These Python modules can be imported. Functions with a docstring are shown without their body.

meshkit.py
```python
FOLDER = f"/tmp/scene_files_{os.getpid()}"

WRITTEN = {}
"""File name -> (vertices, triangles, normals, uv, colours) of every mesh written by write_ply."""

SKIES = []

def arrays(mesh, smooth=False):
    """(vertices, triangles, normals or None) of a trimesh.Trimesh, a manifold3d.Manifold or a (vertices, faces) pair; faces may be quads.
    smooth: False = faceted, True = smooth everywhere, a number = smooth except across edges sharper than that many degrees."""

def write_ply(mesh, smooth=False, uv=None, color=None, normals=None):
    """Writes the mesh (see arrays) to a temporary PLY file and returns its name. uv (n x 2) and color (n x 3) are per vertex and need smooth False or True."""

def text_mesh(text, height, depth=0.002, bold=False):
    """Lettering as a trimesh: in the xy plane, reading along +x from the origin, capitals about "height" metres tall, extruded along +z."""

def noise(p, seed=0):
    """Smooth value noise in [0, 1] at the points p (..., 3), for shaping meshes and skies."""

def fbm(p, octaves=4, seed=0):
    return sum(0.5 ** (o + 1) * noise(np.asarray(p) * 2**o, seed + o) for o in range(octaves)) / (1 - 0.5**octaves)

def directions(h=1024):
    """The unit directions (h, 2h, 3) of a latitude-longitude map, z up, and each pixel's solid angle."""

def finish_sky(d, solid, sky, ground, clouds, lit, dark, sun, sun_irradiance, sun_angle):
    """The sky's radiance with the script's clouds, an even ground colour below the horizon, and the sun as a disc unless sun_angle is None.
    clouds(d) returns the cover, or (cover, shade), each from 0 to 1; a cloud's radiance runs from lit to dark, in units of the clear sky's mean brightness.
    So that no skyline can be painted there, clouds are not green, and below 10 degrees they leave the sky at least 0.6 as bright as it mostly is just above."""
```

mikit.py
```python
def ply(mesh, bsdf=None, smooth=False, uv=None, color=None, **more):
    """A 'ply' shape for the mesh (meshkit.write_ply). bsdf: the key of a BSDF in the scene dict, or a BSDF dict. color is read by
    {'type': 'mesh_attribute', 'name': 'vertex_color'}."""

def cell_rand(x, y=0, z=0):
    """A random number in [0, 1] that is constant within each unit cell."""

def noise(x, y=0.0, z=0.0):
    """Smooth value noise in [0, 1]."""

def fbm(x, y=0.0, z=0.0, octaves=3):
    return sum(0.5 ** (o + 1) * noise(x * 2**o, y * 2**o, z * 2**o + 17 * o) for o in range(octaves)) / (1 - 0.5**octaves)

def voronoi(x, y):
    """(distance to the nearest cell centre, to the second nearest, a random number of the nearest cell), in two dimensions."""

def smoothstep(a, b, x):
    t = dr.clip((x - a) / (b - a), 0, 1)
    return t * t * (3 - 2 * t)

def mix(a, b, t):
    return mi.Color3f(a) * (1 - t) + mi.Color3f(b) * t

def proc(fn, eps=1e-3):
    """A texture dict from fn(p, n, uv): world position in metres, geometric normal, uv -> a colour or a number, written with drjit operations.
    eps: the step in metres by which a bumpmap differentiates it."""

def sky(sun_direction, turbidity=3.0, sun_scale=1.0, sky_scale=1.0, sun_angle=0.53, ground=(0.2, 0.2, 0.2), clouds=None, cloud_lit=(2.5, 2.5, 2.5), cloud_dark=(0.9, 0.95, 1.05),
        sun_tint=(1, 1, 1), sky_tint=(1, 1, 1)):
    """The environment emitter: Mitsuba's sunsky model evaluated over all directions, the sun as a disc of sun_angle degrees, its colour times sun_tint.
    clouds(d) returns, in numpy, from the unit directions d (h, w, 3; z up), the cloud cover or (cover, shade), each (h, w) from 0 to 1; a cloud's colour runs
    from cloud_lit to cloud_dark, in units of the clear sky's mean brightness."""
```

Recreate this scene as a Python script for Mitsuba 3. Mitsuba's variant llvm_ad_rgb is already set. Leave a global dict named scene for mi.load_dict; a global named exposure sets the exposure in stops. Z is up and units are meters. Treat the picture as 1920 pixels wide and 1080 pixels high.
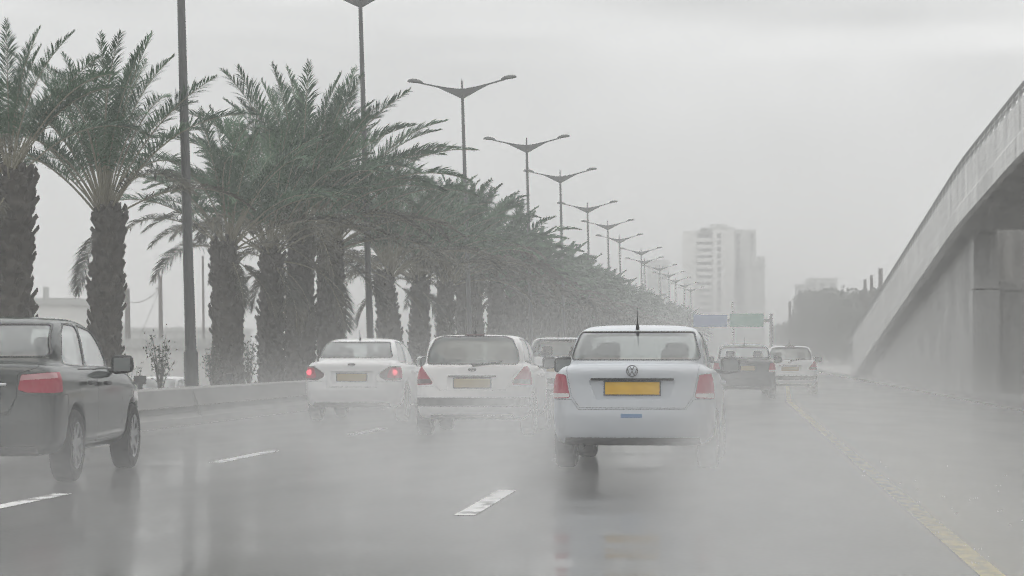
import math, random, numpy as np, trimesh, mitsuba as mi, mikit, meshkit
import manifold3d as m3
from mikit import proc, noise, fbm, smoothstep, mix
T = mi.ScalarTransform4f
rng = np.random.default_rng(7)
scene, labels = {'type': 'scene'}, {}
MATS, META = {}, {}

# ---------------------------------------------------------------- camera, sky, air, exposure
FPX = 4500.0                                                     # focal length in pixels of a 1920 wide picture
PITCH = math.atan(128 / FPX)
YAW = math.atan(420 / FPX * math.cos(PITCH))
EYE = np.array([0, 0, 1.13])
FWD = np.array([-math.sin(YAW) * math.cos(PITCH), math.cos(YAW) * math.cos(PITCH), math.sin(PITCH)])
scene['camera'] = {'type': 'perspective', 'fov': math.degrees(2 * math.atan(960 / FPX)), 'fov_axis': 'x', 'near_clip': 0.1, 'far_clip': 6000.0,
                   'to_world': T().look_at(origin=EYE.tolist(), target=(EYE + FWD).tolist(), up=[0, 0, 1]),
                   'medium': {'type': 'ref', 'id': 'haze_air'}}


def rain_clouds(d):
    q = d / np.maximum(d[..., 2:], 0.12)
    n = meshkit.fbm(q * 0.9 + 3.1, 4)
    return np.ones(d.shape[:2]), np.clip(0.78 - 0.8 * d[..., 2] + 1.3 * (n - 0.45), 0, 1)      # an overcast sky is brightest overhead


scene['sky'] = mikit.sky([0.15, -0.45, 0.88], turbidity=4, sun_scale=0.1, sun_angle=50, sun_tint=(0.92, 0.98, 1.08), clouds=rain_clouds,
                         cloud_lit=(3.0, 3.02, 3.0), cloud_dark=(1.68, 1.71, 1.71), ground=(0.3, 0.3, 0.3))
exposure = 1.66
HAZE = 0.0016
scene['haze_air'] = {'type': 'homogeneous', 'albedo': {'type': 'rgb', 'value': [0.997, 0.998, 0.998]}, 'sigma_t': HAZE, 'phase': {'type': 'hg', 'g': 0.75}}

RGT = np.array([math.cos(YAW), math.sin(YAW), 0.0])
UPV = np.cross(RGT, FWD)


def ray(px, py):
    return FWD + RGT * (px - 960) / FPX + UPV * (540 - py) / FPX


def at_y(px, py, y):                                             # the point of the place seen at a pixel, at its own distance
    d = ray(px, py)
    return EYE + d * (y / d[1])


def at_z(px, py, z):
    d = ray(px, py)
    return EYE + d * ((z - EYE[2]) / d[2])


# ---------------------------------------------------------------- bookkeeping
_taken = {}


def number(key):
    n = _taken.get(key, 0)
    _taken[key] = n + 1
    return key if n == 0 else f'{key}_{n:03d}'


def thing(name, label=None, cat=None, group=None, kind=None):
    key = number(name)
    d = {}
    if label: d['label'] = label
    if cat: d['category'] = cat
    if group: d['group'] = group
    if kind: d['kind'] = kind
    labels[key] = d
    return key


def put(parent, name, mesh, mat, smooth=False, label=None, kind=None, tw=None, **more):
    """One entry of the scene: a part of parent (or the thing itself where name is None)."""
    key = number(f'{parent}__{name}') if name else parent
    shape = dict(mesh) if isinstance(mesh, dict) else mikit.ply(mesh, mat, smooth=smooth, **more)
    if tw is not None: shape['to_world'] = tw
    scene[key] = shape
    if label or kind:
        labels.setdefault(key, {}).update({k: v for k, v in (('label', label), ('kind', kind)) if v})
    return key


def struct(name, mesh, mat, smooth=False, label=None, kind='structure'):
    key = number(name)
    scene[key] = mikit.ply(mesh, mat, smooth=smooth)
    labels[key] = {'kind': kind}
    if label: labels[key]['label'] = label
    return key


# ---------------------------------------------------------------- materials
def mat(name, twosided=True, **k):
    b = {'type': 'principled', **{a: ({'type': 'rgb', 'value': list(v)} if isinstance(v, (tuple, list)) else v) for a, v in k.items()}}
    scene[name] = {'type': 'twosided', 'bsdf': b} if twosided else b
    return name


def rgb(v):
    return {'type': 'rgb', 'value': list(v)}


def tex_road(p, n, uv):
    a = fbm(p.x * 1.3, p.y * 0.35, 0.0, 4)
    tracks = 0.5 + 0.5 * mi.Float(noise(p.x * 0.9, p.y * 0.02))
    g = noise(p.x * 55, p.y * 55, 0)
    return mix((0.050, 0.051, 0.052), (0.098, 0.098, 0.096), a * 0.6 + tracks * 0.25 + g * 0.15)


def tex_road_rough(p, n, uv):
    a = fbm(p.x * 0.8, p.y * 0.22, 2.0, 3)
    return 0.07 + 0.14 * smoothstep(0.42, 0.8, a)


def bump_road(p, n, uv):
    r = noise(p.x * 0.35, p.y * 1.1, 9.0) * 0.007 + noise(p.x * 3.5, p.y * 3.1, 1.0) * 0.0013 + noise(p.x * 11, p.y * 9.0, 4.0) * 0.0003
    return r + noise(p.x * 34, p.y * 30, 7.0) * 0.00006


scene['wet_asphalt'] = {'type': 'bumpmap', 'arbitrary': proc(bump_road, eps=0.01), 'scale': 1.0,
                        'bsdf': {'type': 'principled', 'base_color': proc(tex_road), 'roughness': proc(tex_road_rough), 'specular': 0.8}}


def tex_white(p, n, uv):
    w = fbm(p.x * 9, p.y * 4, 0.0, 3)
    return mix((0.25, 0.25, 0.25), (0.8, 0.8, 0.8), smoothstep(0.25, 0.5, w))


def tex_yellow(p, n, uv):
    w = fbm(p.x * 16, p.y * 5, 5.0, 4)
    return mix((0.34, 0.29, 0.12), (0.60, 0.46, 0.10), smoothstep(0.15, 0.8, w))


mat('white_marking', base_color=proc(tex_white), roughness=0.3, specular=0.4)
mat('yellow_marking', base_color=proc(tex_yellow), roughness=0.3, specular=0.4)


def tex_concrete(p, n, uv):
    a = fbm(p.x * 0.7, p.y * 0.7, p.z * 0.7, 4)
    drip = noise(p.x * 4.5, p.y * 4.5, p.z * 0.25) * 0.6 + noise(p.x * 14, p.y * 14, p.z * 0.5) * 0.4
    g = noise(p.x * 30, p.y * 30, p.z * 30)
    return mix((0.19, 0.19, 0.187), (0.54, 0.54, 0.53), smoothstep(0.15, 0.85, 0.42 * a + 0.46 * drip + 0.12 * g))


def tex_parapet(p, n, uv):
    a = fbm(p.x * 0.9, p.y * 0.9, p.z * 0.9, 4)
    drip = noise(p.x * 6, p.y * 6, p.z * 0.35)
    return mix((0.50, 0.50, 0.495), (0.82, 0.82, 0.81), smoothstep(0.15, 0.85, 0.5 * a + 0.5 * drip))


mat('concrete', base_color=proc(tex_concrete), roughness=0.55, specular=0.4)
mat('parapet_concrete', base_color=proc(tex_parapet), roughness=0.5, specular=0.4)


def tex_soil(p, n, uv):
    a = fbm(p.x * 0.6, p.y * 0.6, 0.0, 4)
    return mix((0.10, 0.095, 0.085), (0.20, 0.19, 0.17), a)


def tex_ground(p, n, uv):
    a = fbm(p.x * 0.05, p.y * 0.05, 0.0, 4)
    return mix((0.30, 0.295, 0.285), (0.46, 0.455, 0.44), a)


mat('pale_ground', base_color=proc(tex_ground), roughness=0.3, specular=0.6)
mat('wet_soil', base_color=proc(tex_soil), roughness=0.25, specular=0.6)
mat('pole_metal', base_color=(0.10, 0.105, 0.105), roughness=0.45, metallic=0.3)
mat('lamp_grey', base_color=(0.09, 0.095, 0.095), roughness=0.4)
mat('dark_steel', base_color=(0.05, 0.052, 0.052), roughness=0.5)
mat('rail_grey', base_color=(0.48, 0.485, 0.485), roughness=0.5)
def tex_barrier(p, n, uv):
    return mix((0.24, 0.24, 0.235), (0.36, 0.36, 0.355), fbm(p.x * 0.8, p.y * 0.5, p.z * 2.0, 4))


mat('barrier_concrete', base_color=proc(tex_barrier), roughness=0.5)
mat('dark_concrete', base_color=(0.08, 0.08, 0.08), roughness=0.8)
mat('emblem_grey', base_color=(0.10, 0.105, 0.11), roughness=0.3)
mat('wood_pole', base_color=(0.10, 0.09, 0.08), roughness=0.8)


def tex_trunk(p, n, uv):
    a = fbm(p.x * 5, p.y * 5, p.z * 7, 3)
    return mix((0.030, 0.028, 0.025), (0.085, 0.078, 0.068), a)


def tex_frond(p, n, uv):
    a = fbm(p.x * 1.4, p.y * 1.4, p.z * 1.4, 3)
    return mix((0.030, 0.068, 0.040), (0.068, 0.140, 0.074), smoothstep(0.3, 0.7, a))


def tex_frond_low(p, n, uv):
    a = fbm(p.x * 1.4, p.y * 1.4, p.z * 1.4, 3)
    return mix((0.040, 0.045, 0.034), (0.085, 0.080, 0.060), smoothstep(0.3, 0.7, a))


mat('palm_bark', base_color=proc(tex_trunk), roughness=0.9)
mat('green_frond', base_color=proc(tex_frond), roughness=0.45, specular=0.4)
mat('brown_frond', base_color=proc(tex_frond_low), roughness=0.6)
mat('petiole', base_color=(0.20, 0.19, 0.14), roughness=0.6)
mat('shrub_leaf', base_color=(0.05, 0.06, 0.045), roughness=0.6)


def tex_tree(p, n, uv):
    return mix((0.035, 0.05, 0.035), (0.07, 0.085, 0.06), fbm(p.x * 0.6, p.y * 0.6, p.z * 0.6, 3))


mat('tree_leaf', base_color=proc(tex_tree), roughness=0.6)


def tex_render(p, n, uv):
    return mix((0.56, 0.56, 0.55), (0.72, 0.72, 0.70), fbm(p.x * 0.15, p.y * 0.15, p.z * 0.1, 4))


mat('pale_wall', base_color=proc(tex_render), roughness=0.8)
mat('grey_wall', base_color=(0.42, 0.43, 0.42), roughness=0.8)
mat('window_dark', base_color=(0.04, 0.045, 0.05), roughness=0.15)
mat('blue_sign', base_color=(0.04, 0.10, 0.32), roughness=0.4)
mat('green_sign', base_color=(0.03, 0.22, 0.13), roughness=0.4)
# cars
mat('white_paint', base_color=(0.78, 0.79, 0.80), roughness=0.14, specular=0.6, clearcoat=1.0, clearcoat_gloss=0.97)
mat('cool_white_paint', base_color=(0.47, 0.50, 0.535), roughness=0.14, specular=0.6, clearcoat=1.0, clearcoat_gloss=0.97)
mat('warm_white_paint', base_color=(0.77, 0.765, 0.765), roughness=0.14, specular=0.6, clearcoat=1.0, clearcoat_gloss=0.97)
mat('dark_green_paint', base_color=(0.014, 0.021, 0.020), roughness=0.07, metallic=0.15, specular=0.95, clearcoat=1.0, clearcoat_gloss=0.98)
mat('dark_grey_paint', base_color=(0.022, 0.028, 0.028), roughness=0.09, specular=0.9, clearcoat=1.0, clearcoat_gloss=0.97)
mat('black_plastic', base_color=(0.022, 0.023, 0.024), roughness=0.45)
mat('grey_plastic', base_color=(0.11, 0.11, 0.115), roughness=0.5)
mat('interior_fabric', base_color=(0.045, 0.047, 0.05), roughness=0.9)
mat('tyre_rubber', base_color=(0.02, 0.02, 0.021), roughness=0.7)
mat('alloy', base_color=(0.38, 0.39, 0.40), roughness=0.3, metallic=0.8)
mat('chrome', base_color=(0.7, 0.7, 0.72), roughness=0.12, metallic=1.0)
mat('red_lens', base_color=(0.34, 0.010, 0.035), roughness=0.15, clearcoat=1.0)
mat('clear_lens', base_color=(0.62, 0.60, 0.60), roughness=0.15, clearcoat=1.0)
mat('pink_lens', base_color=(0.50, 0.27, 0.29), roughness=0.15, clearcoat=1.0)
mat('smoke_lens', base_color=(0.10, 0.05, 0.055), roughness=0.15, clearcoat=1.0)


def tex_plate(p, n, uv):
    return mix((0.60, 0.34, 0.02), (0.74, 0.46, 0.04), fbm(p.x * 9, p.y * 9, p.z * 14, 3))


mat('yellow_plate', base_color=proc(tex_plate), roughness=0.35)
mat('dirty_plate', base_color=(0.42, 0.34, 0.16), roughness=0.5)
mat('blue_sticker', base_color=(0.18, 0.27, 0.42), roughness=0.4)
scene['window_glass'] = {'type': 'thindielectric', 'int_ior': 1.5, 'specular_transmittance': rgb((0.93, 0.955, 0.95))}
scene['tinted_glass'] = {'type': 'thindielectric', 'int_ior': 1.5, 'specular_transmittance': rgb((0.78, 0.82, 0.81))}
mat('water_drop', base_color=(0.8, 0.82, 0.82), roughness=0.1, specular=0.6)


# ---------------------------------------------------------------- mesh helpers
def cat(ms):
    return trimesh.util.concatenate([as_tm(m) for m in ms])


def as_tm(m):
    if isinstance(m, m3.Manifold):
        q = m.to_mesh()
        return trimesh.Trimesh(np.asarray(q.vert_properties)[:, :3], np.asarray(q.tri_verts), process=False)
    return m


def box(x0, x1, y0, y1, z0, z1):
    m = trimesh.creation.box((x1 - x0, y1 - y0, z1 - z0))
    m.apply_translation(((x0 + x1) / 2, (y0 + y1) / 2, (z0 + z1) / 2))
    return m


def rbox(x0, x1, y0, y1, z0, z1, r=0.02, n=8):
    s = m3.Manifold.sphere(r, n)
    return as_tm(m3.Manifold.batch_hull([s.translate((x, y, z)) for x in (x0 + r, x1 - r) for y in (y0 + r, y1 - r) for z in (z0 + r, z1 - r)]))


def tube(points, radii, sides=8, cap=True):
    p = np.asarray(points, float)
    r = np.broadcast_to(radii, (len(p),))
    t = np.gradient(p, axis=0)
    t /= np.linalg.norm(t, axis=1, keepdims=True) + 1e-12
    ref = np.array([0, 0, 1.0]) if abs(t[0][2]) < 0.9 else np.array([1.0, 0, 0])
    u = np.cross(t, ref)
    u /= np.linalg.norm(u, axis=1, keepdims=True) + 1e-12
    w = np.cross(t, u)
    a = np.arange(sides) * 2 * math.pi / sides
    v = p[:, None] + r[:, None, None] * (np.cos(a)[None, :, None] * u[:, None] + np.sin(a)[None, :, None] * w[:, None])
    f = []
    for i in range(len(p) - 1):
        for j in range(sides):
            k = (j + 1) % sides
            f += [[i * sides + j, (i + 1) * sides + k, i * sides + k], [i * sides + j, (i + 1) * sides + j, (i + 1) * sides + k]]
    v = v.reshape(-1, 3)
    if cap:
        for e in (0, len(p) - 1):
            c = len(v)
            v = np.vstack([v, p[e]])
            for j in range(sides):
                k = (j + 1) % sides
                f.append([c, e * sides + k, e * sides + j] if e else [c, e * sides + j, e * sides + k])
    return trimesh.Trimesh(v, f, process=False)


def extrude(poly, h):
    return m3.Manifold.extrude(m3.CrossSection([poly], m3.FillRule.NonZero), h)


def prism_y(poly, y0, y1):                                       # poly in (x, z)
    return extrude(poly, y1 - y0).rotate((90, 0, 0)).translate((0, y1, 0))


def prism_x(poly, x0, x1):                                       # poly in (y, z)
    return extrude(poly, x1 - x0).transform([[0, 0, 1, x0], [1, 0, 0, 0], [0, 1, 0, 0]])


def grow(poly, d, seg=8):
    c = m3.CrossSection([poly], m3.FillRule.NonZero).offset(d, m3.JoinType.Round, 2.0, seg)
    return [tuple(q) for q in c.to_polygons()[0]]


def rounded(poly, r):
    return grow(grow(poly, -r), r, 24)


def strip(points, width, z):
    """A flat ribbon on the ground along points (x, y)."""
    p = np.asarray(points, float)
    t = np.gradient(p, axis=0)
    t /= np.linalg.norm(t, axis=1, keepdims=True)
    nrm = np.stack([t[:, 1], -t[:, 0]], 1) * width / 2
    v = np.vstack([np.c_[p - nrm, np.full(len(p), z)], np.c_[p + nrm, np.full(len(p), z)]])
    n = len(p)
    f = [[i, n + i, n + i + 1] for i in range(n - 1)] + [[i, n + i + 1, i + 1] for i in range(n - 1)]
    return trimesh.Trimesh(v, f, process=False)


def sheet(xl, xr, ys, z):
    ys = np.asarray(ys, float)
    n = len(ys)
    v = np.vstack([np.c_[[xl(y) for y in ys], ys, np.full(n, z)], np.c_[[xr(y) for y in ys], ys, np.full(n, z)]])
    f = [[i, n + i, n + i + 1] for i in range(n - 1)] + [[i, n + i + 1, i + 1] for i in range(n - 1)]
    return trimesh.Trimesh(v, f, process=False)


def drift(y):                                                    # the road bends slightly right far ahead
    return 2.6 * (max(0.0, y - 150) / 190.0) ** 2 if y < 420 else 2.6 * (270 / 190.0) ** 2 + (y - 420) * 0.039

# ---------------------------------------------------------------- ground and roads
ys = np.r_[-40, np.arange(0, 700, 10)]
S = 2600.0
gx, gz, gy = [-S, -14.95, -14.72, S], [-0.9, -0.9, -0.008, -0.008], [-S, S]
struct('ground', trimesh.Trimesh([[x, y, z] for y in gy for x, z in zip(gx, gz)], [f for k in range(3) for f in ([k, k + 1, k + 5], [k, k + 5, k + 4])], process=False), 'pale_ground')
struct('road', sheet(lambda y: -8.95 + drift(y), lambda y: 6.95 + drift(y) + max(0, 70 - y) * 0.09, ys, 0.0), 'wet_asphalt')
struct('opposite_road', sheet(lambda y: -27 + drift(y), lambda y: -15.0 + drift(y), ys, -0.895), 'wet_asphalt')
med = cat([sheet(lambda y: -14.6 + drift(y), lambda y: -9.05 + drift(y), ys, 0.30),
           sheet(lambda y: -14.6 + drift(y), lambda y: -14.599 + drift(y), ys, 0.0)])
v = np.array(med.vertices)
struct('median_strip', med, 'wet_soil')
kerb = []
for y0 in np.arange(0, 500, 10.0):
    for xx in (-14.75,):
        kerb.append(box(xx + drift(y0), xx + 0.15 + drift(y0), y0, y0 + 9.98, -1.0, 0.31))
struct('median_kerb', cat(kerb), 'concrete')


def painted(name, pts, w, m, label):
    k = thing(name, label, 'road marking', kind='structure')
    labels[k].pop('category')
    scene[k] = mikit.ply(strip(pts, w, 0.004), m)


for lane, (x, starts) in enumerate(((-1.92, 16.95), (-5.50, 16.1))):
    for i in range(14):
        y0 = starts + 9.0 * i
        painted('lane_dash', [(x + drift(y), y) for y in np.linspace(y0, y0 + 3.2, 4)], 0.15, 'white_marking',
                'worn white dash of the ' + ('right' if lane == 0 else 'left') + ' lane line on the wet road')
painted('edge_line', [(1.31 + drift(y) + max(0, y - 60) * 0.02, y) for y in np.arange(0, 300, 4)], 0.13, 'yellow_marking', 'solid yellow line along the right edge of the wet road')

# low concrete wall along the median: sloped face, rounded top
prof = [(-8.95, -0.05), (-9.0, 0.12), (-9.12, 0.2), (-9.16, 0.58), (-9.19, 0.61), (-9.33, 0.61), (-9.36, 0.58), (-9.4, 0.2), (-9.45, -0.05)]
mb = thing('median_barrier', 'low grey concrete barrier wall between the wet road and the palms', 'barrier')
ylist = np.r_[5, np.arange(20, 420, 20.0)]
for i in range(len(ylist) - 1):
    a, b = ylist[i], ylist[i + 1] - 0.02
    vs = np.vstack([[(x + drift(y), y, z) for x, z in prof] for y in (a, b)])
    n = len(prof)
    fs = [[j, (j + 1) % n, n + (j + 1) % n] for j in range(n)] + [[j, n + (j + 1) % n, n + j] for j in range(n)]
    fs += [[0, j + 1, j] for j in range(1, n - 1)] + [[n, n + j, n + j + 1] for j in range(1, n - 1)]
    put(mb, 'block', trimesh.Trimesh(vs, np.array(fs)[:, ::-1], process=False), 'barrier_concrete')


def marker(px, py, y, w, h, label):
    c = at_y(px, py, y)
    k = thing('barrier_marker', label, 'marker')
    put(k, 'box', rbox(c[0] - w / 2, c[0] + w / 2, y - 0.05, y + 0.05, 0.68, 0.68 + h, 0.015), 'dark_steel')
    put(k, 'foot', rbox(c[0] - w / 5, c[0] + w / 5, y - 0.03, y + 0.03, 0.60, 0.69, 0.008), 'dark_steel')


marker(262, 748, 37.6, 0.19, 0.14, 'small dark marker box on the median barrier beside the dark car\'s bonnet')
marker(430, 738, 43.5, 0.12, 0.13, 'small dark marker post on the median barrier below a palm trunk')


# ---------------------------------------------------------------- lamp posts
def lens_shape(l, w, h):
    """A cobra-head luminaire: long, rounded on top, flat beneath, thick near its outer third."""
    m = trimesh.creation.icosphere(subdivisions=3)
    v = np.array(m.vertices)
    t = v[:, 0]
    v[:, 0] = t * l / 2
    v[:, 1] *= w / 2 * (0.85 + 0.25 * t)
    v[:, 2] = np.where(v[:, 2] > 0, v[:, 2] * h * (0.8 + 0.3 * t), v[:, 2] * h * 0.18)
    m.vertices = v
    return m


def lamp_post(x, y, h=11.5, first='', lean=1.6, head_spike=True):
    key = thing('street_lamp', first, 'street lamp', group='double-arm street lamps along the median')
    base = np.array([x, y, 0.3])
    tl = math.tan(math.radians(lean))

    def P(dx, dz, dy=0.0):                                       # leaning frame, pole foot at the origin
        c, s = math.cos(math.radians(lean)), math.sin(math.radians(lean))
        return base + np.array([dx * c - dz * s, dy, dx * s + dz * c])
    H = h - 0.3
    put(key, 'pole', tube([P(0, z) for z in (0, 0.9, 0.95, H * 0.4, H * 0.75, H - 0.2)], [0.135, 0.135, 0.105, 0.09, 0.07, 0.055], 12), 'pole_metal', smooth=50)
    # the arm: a deep gusset at the pole running out into two slender upswept arms, all one steel piece
    top, bot = [], []
    for t in np.linspace(-1, 1, 29):
        u = abs(t)
        zt = 0.02 + 0.34 * u ** 1.35
        th = 0.055 + 0.34 * max(0, 1 - u / 0.62) ** 1.25
        top.append((t * 1.70, H + zt))
        bot.append((t * 1.70, H + zt - th))
    poly = bot + top[::-1]
    arm = as_tm(extrude(poly, 0.09))
    vv = np.array(arm.vertices)
    vv = np.array([P(a, b, c - 0.045) for a, b, c in vv])
    put(key, 'arm', trimesh.Trimesh(vv, arm.faces[:, [0, 2, 1]], process=False), 'lamp_grey', smooth=35)
    for s in (-1, 1):
        m = lens_shape(0.62, 0.30, 0.17)
        v = np.array(m.vertices)
        v[:, 0] = v[:, 0] * s + s * 1.83
        an = math.radians(6) * s
        v = np.array([P(a, H + 0.355 + c + (a - s * 1.83) * math.sin(an), b) for a, b, c in v])
        f = m.faces if s > 0 else m.faces[:, ::-1]
        put(key, 'luminaire', trimesh.Trimesh(v, f, process=False), 'lamp_grey', smooth=60)
    if head_spike:
        put(key, 'finial', tube([P(0, H - 0.05), P(0, H + 0.3), P(0, H + 0.42)], [0.04, 0.035, 0.008], 6), 'lamp_grey')
    return key


LAMPS = [(-10.42, 44.0), (-10.69, 67.9), (-10.54, 92.4), (-10.21, 117.4), (-10.07, 138.1), (-10.3, 167.4), (-10.09, 190.1), (-10.24, 212.6), (-9.35, 238.6), (-9.9, 262.0), (-8.94, 283.5), (-8.5, 306.7), (-8.2, 329.0), (-7.5, 352.0), (-7.0, 375.0)]
WORDS = ['nearest tall grey lamp pole, its arms above the picture', 'grey double-arm street lamp whose head is cut off by the top edge', 'largest complete double-arm street lamp, rising above the palm crowns',
         'double-arm street lamp just behind the largest complete one', 'third complete double-arm street lamp in the receding line', 'fourth complete double-arm street lamp in the receding line',
         'fifth complete double-arm street lamp in the receding line', 'sixth complete double-arm street lamp in the receding line', 'seventh complete double-arm street lamp, left of the pale tower']
ORD = [None] + 'tenth eleventh twelfth thirteenth fourteenth fifteenth'.split()
for i, (x, y) in enumerate(LAMPS):
    ln_ = 1.8 if i < 3 else 1.3
    lamp_post(x + 10.4 * math.tan(math.radians(ln_)), y, first=WORDS[i] if i < len(WORDS) else f'tiny hazy double-arm street lamp, {ORD[i - 8]} in the receding line', lean=ln_)


# ---------------------------------------------------------------- date palms
def frond_mesh(L, e0, e1, pairs, leaf, seed, curl=0.0, bare=0.2, wid=0.034, dense=1.0, sag=0.25):
    """A feather frond in the xz plane growing from the origin: e0, e1 its elevation at foot and tip. Returns (rachis, leaflets)."""
    r = np.random.default_rng(seed)
    n = 15
    s = np.linspace(0, 1, n)
    el = np.radians(e0 + (e1 - e0) * s ** 1.5)
    side = np.radians(curl) * s ** 2
    d = np.stack([np.cos(el) * np.cos(side), np.cos(el) * np.sin(side), np.sin(el)], 1)
    p = np.vstack([[0, 0, 0], np.cumsum((d[1:] + d[:-1]) / 2 * (L / (n - 1)), axis=0)])
    rach = tube(p, np.linspace(0.030, 0.004, n) * (L / 4) ** 0.5, 5, cap=False)
    v, f = [], []
    for k in range(pairs):
        t = bare + (1 - bare) * (k + 0.5) / pairs
        for sgn in (-1, 1):
            tt = min(0.999, t + r.normal(0, 0.004))
            i = min(int(tt * (n - 1)), n - 2)
            w = tt * (n - 1) - i
            o = p[i] * (1 - w) + p[i + 1] * w
            tan = d[i] * (1 - w) + d[i + 1] * w
            lat = np.cross(tan, [0, 0, 1.0])
            if np.linalg.norm(lat) < 0.2: lat = np.array([0, -1.0, 0])
            lat /= np.linalg.norm(lat)
            nrm = np.cross(lat, tan)
            q = (tt - bare) / (1 - bare)
            ll = leaf * (0.45 + 1.0 * math.sin(math.pi * min(1, q * 0.85 + 0.12)) ** 0.8 * 0.6) * (1 - 0.45 * max(0, q - 0.75) / 0.25) * r.uniform(0.82, 1.12)
            fw = math.radians(62 - 34 * q + r.normal(0, 6))        # angle off the rachis
            vv = math.radians(r.choice([18, 38, 52]) + r.normal(0, 7))
            dirv = tan * math.cos(fw) + (lat * sgn * math.cos(vv) + nrm * math.sin(vv)) * math.sin(fw)
            wdir = np.cross(dirv, nrm * math.cos(vv) - lat * sgn * math.sin(vv))
            wdir /= np.linalg.norm(wdir) + 1e-9
            ww = wid * r.uniform(0.8, 1.15) / 2
            mid = o + dirv * ll * 0.5 + np.array([0, 0, -sag * 0.18 * ll])
            tip = o + dirv * ll * 0.97 + np.array([0, 0, -sag * ll])
            b0 = len(v)
            v += [o - wdir * ww * 0.5, o + wdir * ww * 0.5, mid - wdir * ww, mid + wdir * ww, tip]
            f += [[b0, b0 + 1, b0 + 3], [b0, b0 + 3, b0 + 2], [b0 + 2, b0 + 3, b0 + 4]]
    return rach, trimesh.Trimesh(v, f, process=False)


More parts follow.
